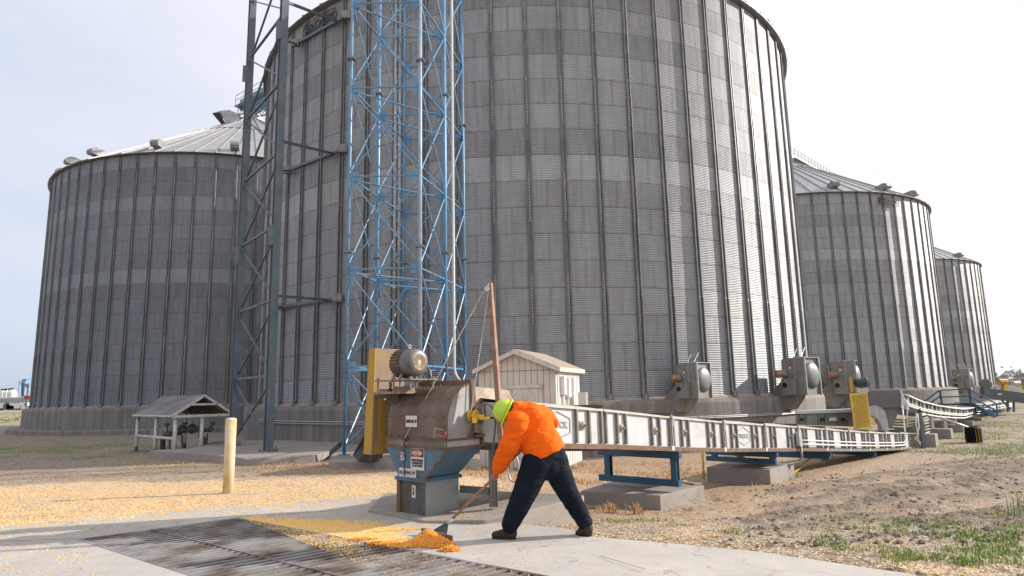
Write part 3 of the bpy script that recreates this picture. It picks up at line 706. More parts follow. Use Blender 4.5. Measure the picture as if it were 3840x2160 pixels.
# ------------------------------------------------------------------ blue lattice tower
LG = [(-5.0, 19.5), (-2.79, 19.5), (-4.56, 21.6), (-2.25, 21.6), (-4.02, 23.8), (-1.76, 23.8)]
LR = [.052, .055, .075, .08, .055, .055]
zb = -.12
t = thing('lattice_tower', (-3.6, 21.6, zb), 'tall lattice tower of six blue pipe legs in front of the nearest bin', 'lattice tower')
levels = [2.45, 5.4, 8.35, 11.3, 14.25, 17.2]
for i, ((x, y), r) in enumerate(zip(LG, LR)):
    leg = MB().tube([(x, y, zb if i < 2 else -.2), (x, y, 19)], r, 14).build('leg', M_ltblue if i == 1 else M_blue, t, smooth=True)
    b = MB(); b.box((x, y, zb+.02), (.32, .32, .03)); b.build('foot_plate', M_blue, leg)
    for z in (5.95+.12*i, 12.3-.1*i): MB().box((x, y, z), (.2+r, .2+r, .05)).build('flange_plate', galv_dark, leg)
def face(i, j, horiz=True, w=.027):
    p, q = V(LG[i]+(0,)), V(LG[j]+(0,)); zs = [zb+.15]+levels
    for z0, z1 in zip(zs, zs[1:]):
        MB().tube([p+V((0, 0, z0+.1)), q+V((0, 0, z1-.1))], w*.8, 6).build('brace', M_blue, t)
        MB().tube([q+V((.03, .03, z0+.1)), p+V((.03, .03, z1-.1))], w*.8, 6).build('brace', M_blue, t)
        if horiz: MB().tube([p+V((0, 0, z1)), q+V((0, 0, z1))], w, 8).build('strut', M_blue, t)
face(0, 1); face(2, 3); face(4, 5); face(0, 2); face(2, 4); face(1, 3, w=.032); face(3, 5, w=.032)
for z in levels:
    MB().tube([(LG[0][0], LG[0][1], z-.1), (LG[3][0], LG[3][1], z-.1)], .028, 6).build('plan_brace', M_blue, t)
    if z in (5.4, 11.3): MB().tube([(LG[2][0], LG[2][1], z-.1), (LG[5][0], LG[5][1], z-.1)], .028, 6).build('plan_brace', M_blue, t)
    for i, (x, y) in enumerate(LG):
        s = 1 if i % 2 == 0 else -1
        b = MB().box((x+s*.16, y+.0, z), (.26, .012, .3)); b.box((x+.02, y+(.16 if i < 4 else -.16), z), (.012, .26, .28)); b.build('gusset', M_blue, t)
p0 = pt(1694, 0, 20.6); p1 = pt(1703, 1385, 20.6)
x0 = (p0.x+p1.x)/2
o = MB().tube([(x0, 20.6, 18), (x0, 20.6, p1.z+.05), (x0+.03, 20.6, p1.z-.15), (x0+.16, 20.6, p1.z-.35), (x0+.42, 20.5, p1.z-.6), (x0+.6, 20.4, p1.z-1.4)], .043, 12).build('white_downpipe', surf('pipe_white', (.52, .52, .51), .5, 0, .1, 2.), base=(x0, 20.6, 0), smooth=True)
tag(o, 'long white pipe strapped down the right side of the blue lattice tower', 'pipe')
p = oncyl(BINS['M'], RB+.25, 1492, 300); b = MB()
for k in (-.09, .09): b.tube([(p.x+k, p.y, 19), (p.x+k, p.y, ZF)], .08, 10)
tag(b.build('grey_downpipe', galv, base=(p.x, p.y, ZF), smooth=True), 'pair of grey pipes joined side by side down the bin wall behind the blue tower', 'pipe')
slab('concrete_pad', [gp(1232, 1722, -.18), gp(1500, 1716, -.18), gp(1790, 1720, -.18), gp(1800, 1732, -.18), gp(1500, 1735, -.18), gp(1236, 1732, -.18)], .45, 'long narrow concrete pad under the near feet of the blue lattice tower')
# black sheet-metal boot beside the tower foot
b = MB(); q = lambda px, py, Y: pt(px, py, Y)
A = [q(1322, 1705, 17.9), q(1345, 1732, 17.6), q(1395, 1730, 17.6), q(1395, 1640, 17.6), q(1368, 1630, 17.6)]
b.prism(A, (0.1, .9, 0)); tag(b.build('black_chute', surf('black_sheet', (.03, .03, .032), .5, .2, .3, 3., (.08, .07, .06), .4, 5.), base=A[1]), 'black slanted sheet metal boot between the blue tower foot and the yellow guard', 'chute')

# ------------------------------------------------------------------ receiving hopper and its rounded housing
C0 = gp(1593, 1917, .10); HU = V((-.735, .678, 0)).normalized(); HV = V((.678, .735, 0)).normalized(); UP = V((0, 0, 1))
def H(u, v, z): return V((C0.x, C0.y, 0))+HU*u+HV*v+UP*z
HM = Matrix((HU, HV, UP)).transposed()
t = thing('receiving_hopper', H(.28, .3, .08), 'weathered blue receiving hopper with danger sign under a dusty rounded steel housing', 'hopper')
def hbox(b, u, v, z): b.box(H((u[0]+u[1])/2, (v[0]+v[1])/2, (z[0]+z[1])/2), (u[1]-u[0], v[1]-v[0], z[1]-z[0]), HM); return b
def frustum(b, a, c):   # a, c = (u0,u1,v0,v1,z)
    q = lambda k: [H(k[0], k[2], k[4]), H(k[1], k[2], k[4]), H(k[1], k[3], k[4]), H(k[0], k[3], k[4])]
    return b.add(q(a)+q(c), [(0, 3, 2, 1), (4, 5, 6, 7), (0, 1, 5, 4), (1, 2, 6, 5), (2, 3, 7, 6), (3, 0, 4, 7)])
b = hbox(MB(), (0, .545), (.012, .58), (.02, .455)); b.build('base_box', M_rustbox, t, bevel=.004)
plate('side_plate', surf('sunlit_scuffed_blue_plate', (.26, .36, .40), .5, .1, .25, 3., (.30, .28, .25), .5, 2.5, .4, spots=(.16, .08, .04), sa=.25), t, H(-.003, .296, .238), HV, UP, -HU, .566, .43, .004)  # scuffed blue, made paler to paint in sunlight on this side
b = hbox(MB(), (.50, .545), (-.015, .01), (.02, .455)); b.box(H(.56, .02, .24), (.05, .04, .44), HM); b.build('corner_post', M_rust, t)
b = hbox(MB(), (-.04, .585), (-.04, .62), (.456, .478)); hbox(b, (-.035, .58), (-.035, .615), (.482, .500)); b.build('flange', M_hopblue, t)
cone = frustum(MB(), (0, .545, .0, .58, .50), (-.44, .80, -.02, .60, .875)).build('hopper_cone', M_hopblue, t)
b = MB(); b.beam(H(-.005, -.008, .50), H(-.445, -.028, .875), .035, .012, up=HV); b.beam(H(-.012, -.0, .50), H(-.452, -.018, .875), .03, .012, up=HU); b.build('corner_angle', M_rust, cone)
b = MB()
for i in range(6): b.tube([H(-.452, .06+i*.09, .83), H(-.475, .06+i*.09, .825)], .012, 6)
b.build('bolt_row', M_rust, cone)
b = hbox(MB(), (-.45, .81), (-.035, .61), (.876, .90)); hbox(b, (-.45, .81), (-.035, .61), (.985, 1.003)); b.build('collar_flange', M_rust, t)
b = hbox(MB(), (-.43, .79), (-.015, .59), (.901, .984)); b.build('collar', surf('collar_steel', (.20, .17, .14), .6, .2, .3, 3., (.30, .33, .36), .3, 2., 0), t)
hbox(MB(), (-.437, -.431), (0, .56), (.905, .98)).build('collar_plate', surf('collar_grey', (.42, .47, .48), .5, .2, .2, 4., (.3, .22, .15), .3), t)
arc_ = [(.44-.44*math.cos(R(a)), 1.19+.495*math.sin(R(a))) for a in range(0, 91, 6)]
prof = [(.0, 1.004)]+arc_+[(.46, 1.685), (.46, 1.004)]; na_ = len(arc_)+1
b = MB(); b.prism([H(-.43, v, z) for v, z in prof], HU*1.22); hs = b.build('housing', M_housing, t)
b = MB(); b.prism([H(-.446, v-(.012 if v < .4 else 0), z+(.01 if v > .1 else 0)) for v, z in prof[:na_]]+[H(-.446, .47, 1.69), H(-.446, .47, 1.28), H(-.446, .33, 1.01)], HU*.014)
b.build('housing_side', M_housegrey, t)
b = MB()      # bolted seam strip along the curved edge
for (v0, z0), (v1, z1) in zip(prof[:na_-1], prof[1:na_]): b.beam(H(-.437, v0-.012, z0), H(-.437, v1-.012, z1+.006), .014, .03, up=HU)
b.build('seam_strip', M_rust, hs)
for z, v in ((1.03, -.004), (1.28, .002), (1.50, .085), (1.63, .25)):
    for i in range(7): MB().sphere(H(-.36+i*.18, v, z), .010, 6, 4).build('bolt', M_rust, hs)
hbox(MB(), (-.46, .62), (.40, .47), (1.688, 1.75)).build('top_flange', M_rust, t)
hbox(MB(), (-.468, -.447), (.40, .47), (1.20, 1.69)).build('side_angle', M_rust, t)
# inspection box and head section behind the housing
b = MB(); b.prism([H(-.42, .475, 1.47), H(-.42, .475, 1.66), H(-.42, 1.15, 1.60), H(-.42, 1.25, 1.46)], HU*.9); b.build('head_cover', M_cream, t)
b = MB(); b.prism([H(-.44, .475, 1.06), H(-.44, .475, 1.465), H(-.44, 1.50, 1.445), H(-.44, 1.50, .97)], HU*.9); b.build('head_box', M_cream, t)
b = MB(); b.box(H(-.45, .99, 1.20), (.03, 1.0, .03), HM); b.box(H(-.452, .99, 1.455), (.03, 1.02, .025), HM); b.box(H(-.46, .99, 1.02), (.06, 1.06, .03), HM); b.build('head_flange', M_rust, t)
b = MB(); b.lathe([(0, 0), (.03, .0), (.03, .09), (.075, .09), (.085, .06), (.085, .0)], H(-.46, .86, 1.20), 16, frame(-HU)); b.box(H(-.47, .86, 1.20), (.02, .2, .2), HM); b.build('shaft_bearing', M_motor, t)
b = MB(); b.tube([H(-.50, .62, 1.22), H(-.50, .60, 1.42)], .012, 6); b.tube([H(-.50, .66, 1.30), H(-.52, 1.05, 1.33), H(-.5, 1.05, 1.42)], .010, 6); b.box(H(-.48, .74, 1.13), (.06, .12, .1), HM); b.build('bearing_bolts', M_motorgrey, t)
for v, z in ((.55, 1.36), (.65, 1.38), (.74, 1.37), (1.0, 1.36), (1.1, 1.38), (.57, 1.27), (1.12, 1.12)):
    MB().tube([H(-.44, v, z), H(-.475, v, z)], .011, 6).build('head_bolt', M_rust, t)
# drive: belt guard, motor, motor plate
tl = lambda px, py, Y: pt(px, py, Y)
Yg = H(1.05, 0, 0).y
g0, g1 = pt(1384, 1309, Yg), pt(1408, 1306, Yg-.05); g2, g3 = pt(1392, 1706, Yg-.05), pt(1363, 1703, Yg)
b = MB(); b.prism([g3, g2, g1, g0], HV*.012); b.build('belt_guard_edge', M_yellow, t)
b = MB(); b.prism([g3+HV*.013, g2+HV*.013, g1+HV*.013, g0+HV*.013], HV*.52); b.build('belt_guard', surf('guard_side_dusty', (.34, .22, .09), .7, 0, .4, 2.5, (.28, .20, .15), .7, 2.), t)
b = MB(); gx = (g1-g0); 
b.prism([g2+HV*.06+HU*-.004, g2+HV*.50-HU*.004, g2+HV*.50-HU*.004+UP*.15, g2+HV*.06-HU*.004+UP*.15], -HU*.01); b.build('guard_plate', M_yellow, t)
b = MB(); p_ = pt(1425, 1640, Yg+.10); b.prism([pt(1414, 1700, Yg), pt(1450, 1700, Yg+.1), pt(1440, 1505, Yg+.1), pt(1430, 1494, Yg+.1), pt(1418, 1494, Yg)], HV*.10); b.build('guard_backing', M_yellow, t)
mc = pt(1572, 1357, H(.05, .12, 0).y); md = (HU*1.0+UP*-.02).normalized(); mL = .60; MF = frame(md)
b = MB(); b.lathe([(.0, .17), (.168, .16), (.172, .19), (.172, .42), (.150, .46), (.10, .47), (.05, .60), (0, .60)], mc, 24, MF)
for k in range(26):
    a = 2*math.pi*k/26; r_ = MF @ V((math.cos(a), math.sin(a), 0)); b.beam(mc+r_*.183+md*.19, mc+r_*.183+md*.42, .03, .008, up=r_.cross(md))
mo = b.build('motor', M_motor, t)
MB().lathe([(.098, 0), (.150, .0), (.176, .03), (.190, .08), (.192, .19), (.18, .20)], mc, 28, MF).build('motor_shroud', M_motorgrey, mo, smooth=True)
b = MB()
for r_ in (.03, .045, .06, .075, .09, .104):
    pts = [mc+MF @ V((r_*math.cos(a*math.pi/10), r_*math.sin(a*math.pi/10), -.004)) for a in range(21)]; b.tube(pts, .0035, 4, cap=False)
for k in range(8):
    a = math.pi*k/4; e_ = MF @ V((math.cos(a), math.sin(a), 0)); b.tube([mc+e_*.02, mc+e_*.108], .004, 4)
b.lathe([(0, -.008), (.026, -.008), (.028, 0)], mc, 12, MF); b.build('fan_grille', M_mesh, mo)
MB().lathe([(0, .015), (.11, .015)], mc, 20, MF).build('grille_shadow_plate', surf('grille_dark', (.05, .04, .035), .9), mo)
e_ = mc+md*.20+UP*.21; b = MB(); b.tube([e_+MF @ V((.024*math.cos(a*.6283), 0, 0))+UP*(.024*math.sin(a*.6283)+.01) for a in range(11)], .007, 6, cap=False); b.build('lifting_eye', M_mesh, mo)
for k in (.24, .40):
    for j in (-.1, .1): MB().beam(mc+md*k+HV*j-UP*.14, mc+md*k+HV*(j*1.4)-UP*.215, .05, .02).build('motor_foot', M_dust, mo)
pc = mc+md*.30-UP*.228
b = MB(); b.box(pc, (.82, .46, .016), HM); b.build('motor_plate', M_dust, t)
for i in (-.36, .0, .36):
    for j in (-.19, .19): b = MB(); b.tube([pc+HU*i+HV*j+UP*.04, pc+HU*i+HV*j-UP*.16], .012, 6); b.lathe([(0, 0), (.024, 0), (.024, .02), (0, .02)], pc+HU*i+HV*j+UP*.01, 6); b.build('jack_bolt', M_dust, t)
b = MB(); b.box(pc+HU*.22-UP*.165, (.62, .34, .03), HM); b.box(pc+HU*.02-UP*.12, (.22, .20, .07), HM); b.build('gearbox', M_dust, t)
pts = [pc+HU*.14-HV*.14+UP*(-.02-.16*k/24)+V((.022*math.cos(k*1.26), .022*math.sin(k*1.26), 0)) for k in range(25)]
MB().tube(pts, .008, 5).build('spring', M_black, t)
hbox(MB(), (.55, 1.0), (-.0, .30), (1.62, 1.655)).build('shelf', M_dust, t)
hbox(MB(), (.66, .92), (.06, .44), (1.02, 1.61)).build('gear_case', surf('gear_case_brown', (.10, .08, .065), .8, 0, .3, 4.), t)
MB().tube([mc+md*.12+HV*.18, mc+md*.02+HV*.2-UP*.12, mc-HU*.02+HV*.2-UP*.34], .02, 8).build('motor_cable', M_motorgrey, t, smooth=True)
# support leg and cross member
Lb = gp(1851, 1901, .10); hw = .09
leg = MB().hbeam(Lb, V((Lb.x, Lb.y, .93)), .10, .012, up=(1, .2, 0)).build('support_leg', surf('leg_blue_grey', (.20, .27, .31), .55, .1, .3, 3., (.22, .17, .13), .5, 3., .4), t)
MB().beam(H(.0, .62, .30), V((Lb.x-.05, Lb.y, .30)), .05, .09).build('cross_member', surf('brace_grey', (.13, .15, .16), .6, .1, .3, 3.), t)
MB().beam(H(-.40, .62, .93), V((Lb.x+.1, Lb.y+.03, .93)), .12, .10).build('cross_beam', M_rust, t)
# signs
def sg(name, px, py, w, h, th=.004, mat=None, v=-.006, u=None):
    d = ray(px, py); n = HV; o = H(0, v, 0); k = (o-V((0, 0, CZ))).dot(n)/d.dot(n); p = V((0, 0, CZ))+d*k
    return plate(name, mat or M_sign, t, p, -HU, UP, -HV, w, h, th), p
EX = -HU
o, p = sg('unit_sign', 1543, 1580, .235, .145, v=-.008)
text('unit_lettering', 'GRE-RC-8', .056, M_ink, o, p-HV*.006, EX, UP, -HV, .001, .001, bold=.003, sx=.9)
cn = (H(.2, -.02, .875)-H(.2, 0, .5)).normalized(); nn = -HV
o, p = sg('danger_sign', 1566, 1722, .27, .275, v=-.024)
plate('danger_header', M_ink, o, p+UP*.078, EX, UP, nn, .25, .10, .002, .005)
b = MB(); b.lathe([(0, 0), (.052, 0), (.052, .002), (0, .002)], (0, 0, 0), 28); b.v = [p+UP*.078+EX*(v.x*2.1)+UP*(v.y*.86)-HV*(v.z+.008) for v in b.v]; b.build('danger_oval', M_red, o)
b = MB(); 
for k in range(28):
    a, a2 = 2*math.pi*k/28, 2*math.pi*(k+1)/28; f_ = lambda a: p+UP*(.078+.038*math.sin(a))+EX*(.098*math.cos(a))-HV*.0115
    b.beam(f_(a), f_(a2), .004, .002, up=nn)
b.build('danger_border', M_sign, o)
text('danger_lettering', 'DANGER', .056, M_sign, o, p+UP*.078, EX, UP, nn, .001, .012, bold=.0012, sx=.92)
text('warning_lettering', 'PERMIT REQUIRED\nCONFINED SPACE\nDO NOT ENTER', .037, M_ink, o, p-UP*.050, EX, UP, nn, .001, .006, bold=.002, sx=.76)
o, p = sg('receiving_pit_sign', 1529, 1773, .355, .115, v=-.012)
text('pit_lettering', 'RECEIVING PIT', .060, M_ink, o, p, EX, UP, nn, .001, .006, bold=.0015, sx=.85)
o, p = sg('small_danger_label', 1511, 1711, .085, .10, v=-.026)
plate('label_header', M_red, o, p+UP*.028, EX, UP, nn, .07, .026, .002, .005); plate('label_mark', M_ink, o, p-UP*.018, EX, UP, nn, .02, .03, .002, .005)
text('label_lettering', 'DANGER', .015, M_sign, o, p+UP*.028, EX, UP, nn, .0005, .008)
o, p = sg('arrow_sign', 1552, 1843, .075, .155, v=.006)
b = MB(); b.prism([p+EX*x+UP*y-HV*.006 for x, y in ((-.008, .055), (.008, .055), (.008, -.015), (.022, -.015), (0, -.055), (-.022, -.015), (-.008, -.015))], -HV*.002); b.build('arrow', M_ink, o)
# red clamp
p = H(-.36, -.05, 1.05); tc_ = thing('c_clamp', p, 'small faded red c-clamp gripping the lower right edge of the rounded housing', 'clamp')
MB().tube([p+HU*.07+UP*.08, p+HU*.06+UP*.01, p+UP*-.01-HU*.08, p-HU*.11+UP*.02, p-HU*.10+UP*.05], .012, 8).build('clamp_frame', surf('faded_red', (.42, .13, .12), .6), tc_, smooth=True)
MB().tube([p+HU*.10+UP*.10, p+HU*.12-UP*.03], .006, 6).build('clamp_screw', M_pipe, tc_)
MB().tube([p+HU*.10+UP*.09, p-HU*.06+UP*.075], .005, 6).build('clamp_handle', M_pipe, tc_)

# ------------------------------------------------------------------ long conveyor
K = 1.083
P0 = V((.81*K, 8.82*K, 0)); CD = V((.667, .746, 0)).normalized(); CN = V((-CD.y, CD.x, 0))
ZT = [(a*K, 1.55+(z-1.55)*K) for a, z in ((-2.4, 1.06), (0, .875), (1.13, .78), (2.48, .65), (3.66, .55), (4.8, .45), (7.3, .275), (9.46, .11), (11.5, -.055), (14.5, -.28), (17, -.45), (19.4, -.585))]
def zc(s):
    for (a, va), (b, vb) in zip(ZT, ZT[1:]):
        if s <= b: return va+(vb-va)*(s-a)/(b-a)
    return ZT[-1][1]
CH, CW = .515, 1.0
def CP(s, w, h): return P0+CD*s+CN*w+UP*(zc(s)+h)
t = thing('drag_conveyor', CP(0, .5, 0), 'long low white and grey ribbed conveyor running from the hopper away along the bins', 'conveyor')
def cbox(b, s0, s1, w0, w1, h0, h1):
    vs = [CP(s, w, h) for s in (s0, s1) for w in (w0, w1) for h in (h0, h1)]
    return b.add(vs, [(0, 1, 3, 2), (4, 6, 7, 5), (0, 4, 5, 1), (2, 3, 7, 6), (0, 2, 6, 4), (1, 5, 7, 3)])
js = [-1.45]+[(.62+1.915*i)*K for i in range(10)]+[19.4*K]
js[-2:] = [js[-2], 19.4*K]
for i, (a, b_) in enumerate(zip(js, js[1:])):
    cbox(MB(), a+.006, b_-.006, 0, CW, .0, CH).build('trough_panel', M_panel, t)
    b = MB()      # low-pitched cover with lip
    for w0, w1, h0, h1 in ((-.035, CW/2, CH+.01, CH+.065), (CW/2, CW+.035, CH+.065, CH+.01)):
        b.add([CP(a, w0, h0), CP(b_-.02, w0, h0), CP(b_-.02, w1, h1), CP(a, w1, h1)]+[CP(a, w0, h0-.006), CP(b_-.02, w0, h0-.006), CP(b_-.02, w1, h1-.006), CP(a, w1, h1-.006)], [(0, 1, 2, 3), (7, 6, 5, 4), (0, 4, 5, 1), (3, 2, 6, 7), (0, 3, 7, 4), (1, 5, 6, 2)])
    cbox(b, a, b_-.02, -.036, -.03, CH-.02, CH+.008)
    b.build('cover', M_convroof, t)
    b = MB(); cbox(b, b_-.05, b_-.032, -.045, CW/2, CH+.02, CH+.075); b.build('cover_strap', surf('strap_dark', (.10, .08, .06), .8), t)
    L = b_-a; full = L > 1.8 and i > 0
    ribs = [.05, L-.07]
    if i == 0: ribs += [.40, 1.43, 1.74]
    elif i < 11 and L > 1.5: ribs += [.36, .60, 1.40, 1.65][:4]
    for r_ in ribs:
        if r_ < L: cbox(MB(), a+r_-.017, a+r_+.017, -.045, -.002, .02, CH-.022).build('rib', M_convrib, t)
    for r_ in ((.48, 1.525) if i else (1.585,)):
        if r_ > L: continue
        c = CP(a+r_, -.002, CH*.52); q = frame(-CN); b = MB(); b.box(c-CN*.005, (.13, .012, .13), Matrix((CD, CN, UP)).transposed())
        b.lathe([(0, .055), (.035, .05), (.05, .03), (.052, .01), (.052, 0)], c, 12, q); o = b.build('bearing_plate', M_cream if i < 4 else M_convrib, t)
        MB().tube([c-CN*.04, c-CN*.075], .02, 8).build('bearing_shaft', M_rust, o)
    if 1 <= i <= 9:
        b = MB(); cbox(b, b_-.045, b_-.03, -.06, -.048, -.03, CH-.1); b.tube([CP(b_-.04, -.055, CH-.16), CP(b_-.02, -.06, CH-.02), CP(b_-.045, -.05, CH+.03)], .02, 6); b.build('latch_strap', M_panel, t)
        b = MB(); cbox(b, b_-.09, b_-.01, -.06, -.045, -.045, .03); b.build('joint_clip', M_white, t)
for a, b_ in zip(js, js[1:]):
    b = MB(); cbox(b, a, b_, -.05, CW+.05, -.03, -.004); cbox(b, a, b_, -.055, -.051, -.06, .012); b.build('bottom_flange', M_rust if a < 9 else M_convrib, t)
cbox(MB(), -1.4, 19.*K, .04, CW-.04, -.10, -.031).build('return_pan', surf('pan_brown', (.14, .10, .075), .8), t)
for s_, sz in ((-.44, .118), (5.80, .118)):     # maker's mark on two panels
    c = CP(s_, -.004, CH*.5); sl = (CP(s_+.5, 0, 0)-CP(s_-.5, 0, 0)).normalized()
    o = text('maker_mark', 'BROCK', sz, M_logo, t, c, sl, UP, -CN, .001, .001, bold=.005, sx=1.15)
    b = MB(); w, h = sz*2.45, sz*1.35; hx = [(-w, h*.62), (0, h*1.15), (w, h*.62), (w, -h*.62), (0, -h*1.15), (-w, -h*.62)]
    for (x0, y0), (x1, y1) in zip(hx, hx[1:]+hx[:1]): b.beam(c+sl*x0+UP*y0-CN*.003, c+sl*x1+UP*y1-CN*.003, .014, .003, up=CN)
    b.build('mark_border', M_logo, o)
# white conduits clipped to its far half
for h, nm in ((.20, 0), (.105, 1), (.15, 2)):
    pts = [CP(s, -.09-.01*nm, h) for s in [8.9+.75*k for k in range(15)]]; e = CP(19.6, -.10, h); pts += [CP(19.5, -.10, h), CP(19.75, -.11, h+.10), CP(19.8, -.11, h+.9), CP(19.82, -.11, 1.5-nm*.1)]
    if nm < 2: MB().tube(pts, .024 if nm else .018, 8).build('conduit', M_white, t, smooth=True)
b = cbox(MB(), 8.72, 8.92, -.13, -.05, .06, .40); b.build('junction_box', M_pipe, t)
MB().tube([CP(8.82, -.10, .06), CP(8.80, -.12, -.18), CP(8.7, -.1, -.30), CP(8.3, .1, -.38), CP(7.4, .5, -.34), CP(6.9, .8, -.1)], .035, 8).build('flexible_conduit', M_motorgrey, t, smooth=True)
MB().beam(CP(5.2, -.1, -.05)+UP*0, CP(5.2, -.1, -.08), .01) if 0 else None
# blue frames carrying it
FR = [(2540, 1707, 1826, 11.75, 1.55, 'tallest blue support frame, standing on the nearest of the small concrete pads', .10),
      (2906, 1706, 1741, 15.2, 1.55, 'low blue support frame on the second small concrete pad', .10),
      (3108, 1703, 1722, 18.3, 1.55, 'blue support frame just above the ground, third along the conveyor', .10),
      (3276, 1702, 1712, 21.6, 1.65, 'farthest blue support frame, half buried in shade under the conveyor end', .10)]
for px, yt, yb, Y, L, lab, w in FR:
    a = pt(px, yt, Y); z0 = pt(px, yb, Y).z; a2 = a+CN*L; f = thing('support_frame', (a.x, a.y, z0), lab, 'frame', 'blue frames under the long conveyor')
    MB().beam(a-CN*.06, a2+CN*.1, .10, .11).build('top_beam', M_frameblue, f)
    if z0 < a.z-.1:
        MB().beam(V((a.x, a.y, z0+.055))-CN*.02, V((a2.x, a2.y, z0+.055))+CN*.1, .10, .11).build('bottom_beam', M_frameblue, f)
        for k in (.06, L-.10):
            p = a+CN*k; MB().hbeam(V((p.x, p.y, z0+.11)), V((p.x, p.y, a.z-.055)), .115, .02, up=CD).build('post', M_frameblue, f)
    else:
        for k in (.06, L-.10): p = a+CN*k; MB().box((p.x, p.y, a.z-.15), (.1, .1, .2)).build('post', M_frameblue, f)
    s_ = (V((a.x, a.y, 0))-P0).dot(CD); 
    for k in (0., L): p = a+CN*k; MB().tube([p-UP*.02, V((p.x, p.y, zc(s_)+.05))], .014, 6).build('hanger_rod', M_pipe, f)
    MB().beam(V((a.x, a.y, zc(s_)-.155)), V((a.x, a.y, zc(s_)-.155))+CN*(L), .09, .07).build('bearer', M_frameblue, f)
zp = -.195; slab('concrete_pad', [gp(2178, 1840, zp), gp(2475, 1858, zp), gp(2640, 1820, zp), gp(2560, 1812, zp), gp(2305, 1802, zp)], .3, 'nearest small concrete pad, under the tallest blue support frame, with a rag on it', 'pads under the conveyor')
zp = -.235; slab('concrete_pad', [gp(2649, 1751, zp), gp(2886, 1761, zp), gp(2977, 1736, zp), gp(2730, 1730, zp)], .42, 'second small concrete pad along the conveyor, under the low blue frame', 'pads under the conveyor')
b = MB(); st_ = [(2505, 1834), (2530, 1820), (2552, 1810), (2570, 1812), (2600, 1818), (2625, 1816)]; hh = [0, .02, .05, .012, .02, .0]
for i in range(5):
    p, q = gp(*st_[i], -.19)+UP*hh[i], gp(*st_[i+1], -.19)+UP*hh[i+1]; w = V((.10, .16, 0)); b.add([p, q, q+w, p+w]+[x-UP*.012 for x in (p, q, q+w, p+w)], [(0, 1, 2, 3), (7, 6, 5, 4), (0, 4, 5, 1), (2, 6, 7, 3)])
tag(b.build('rubber_mat', surf('old_mat', (.30, .26, .22), .9, 0, .4, 20.), base=gp(2560, 1830, -.19)), 'wavy strip of worn grey matting lying on the nearest small pad', 'mat')
p = gp(2640, 1797, -.5); mk = thing('marker_post', p, 'thin yellow marker stake standing behind the nearest small pad', 'marker'); b = MB().tube([p, p+UP*.62], .028, 8); b.build('stake', M_yelbright, mk, smooth=True); MB().tube([p+UP*.62, p+UP*.78], .026, 8).build('stake_tip', M_black, mk)
p, q = gp(2978, 1777, -.6), gp(3090, 1716, -.6)
tag(MB().beam(p+UP*.03, q+UP*.30, .05, .025).build('yellow_strap', M_yelbright, base=p), 'yellow strap lying in the grass beyond the second small pad', 'strap')

# ------------------------------------------------------------------ leaning mast with pulley, cable, winch
mb_, mt = H(-.50, 1.02, .80), pt(1837, 1062, 8.75); mb_ = pt(1884, 1700, 8.40)
t = thing('winch_mast', mb_, 'leaning rusty square tube mast with a small pulley at its top', 'mast')
MB().beam(mb_, mt, .062, .062, up=(.5, 1, 0)).build('mast_tube', surf('mast_rust', (.23, .12, .08), .7, .1, .3, 4., (.33, .21, .15), .5, 5.), t)
pp = pt(1826, 1083, 8.7); b = MB(); b.lathe([(0, -.02), (.038, -.02), (.028, 0), (.038, .02), (0, .02)], pp, 14, frame((.3, -.9, 0))); b.beam(pp, pp+V((.03, 0, .075)), .03, .03); b.build('pulley', M_pipe, t)
wb = H(-.53, .47, 1.33)
wn_ = thing('hand_winch', wb, 'yellow hand winch with a long crank, bolted to the side of the rounded housing', 'winch')
d_ = (-HV*.75-HU*.55).normalized(); d_ = V((.62, -.78, 0)).normalized(); F_ = frame(V((.86, -.5, 0)))
wc = pt(1775, 1559, wb.y-.05)
b = MB(); b.lathe([(0, -.05), (.072, -.05), (.074, -.042), (.072, -.035), (.02, -.03), (.02, .03), (.078, .035), (.08, .043), (.078, .05), (0, .05)], wc, 22, F_); b.build('drum', M_yelbright, wn_)
b = MB(); q = F_ @ V((0, 0, 1)); b.box(wc+q*.02-UP*.055, (.06, .15, .07)); b.box(wc+q*.085-UP*.01, (.012, .05, .16), F_); b.build('winch_frame', M_yelbright, wn_)
c1 = wc+q*.10-UP*.035; c2 = pt(1838, 1567, c1.y-.03); MB().beam(c1, c2, .012, .035).build('crank_arm', M_yelbright, wn_)
MB().tube([c2-V((.0, 0, 0)), c2+V((.08, -.0, .0))], .014, 8).build('crank_grip', M_black, wn_, smooth=True)
ca = MB().tube([wc+UP*.06-V((.03, 0, 0)), pp+V((.025, 0, -.02))], .0065, 5).build('winch_cable', M_mesh, t)
kn = H(.34, -.06, 1.0)
MB().tube([pp-V((.03, 0, 0)), kn], .0065, 5).build('lift_cable', M_mesh, t)
b = MB(); 
for k in range(30):
    a = k*1.3; c = kn-UP*.016*k+V((.006*math.sin(a), -.01, 0)); b.tube([c, c-UP*.014+V((.006*math.cos(a*2), 0, 0))], .008+.004*(k % 2), 5)
for k in range(8): b.tube([kn+HU*(.012*k-.05)+UP*.0, kn+HU*(.01*k-.08)-UP*.02+UP*.02*math.sin(k)], .011, 5)
tag(b.build('chain', surf('chain_rust', (.10, .07, .055), .8, .3, .4, 40.), base=kn), 'rusty chain hanging down the front of the blue hopper beside the danger sign', 'chain')
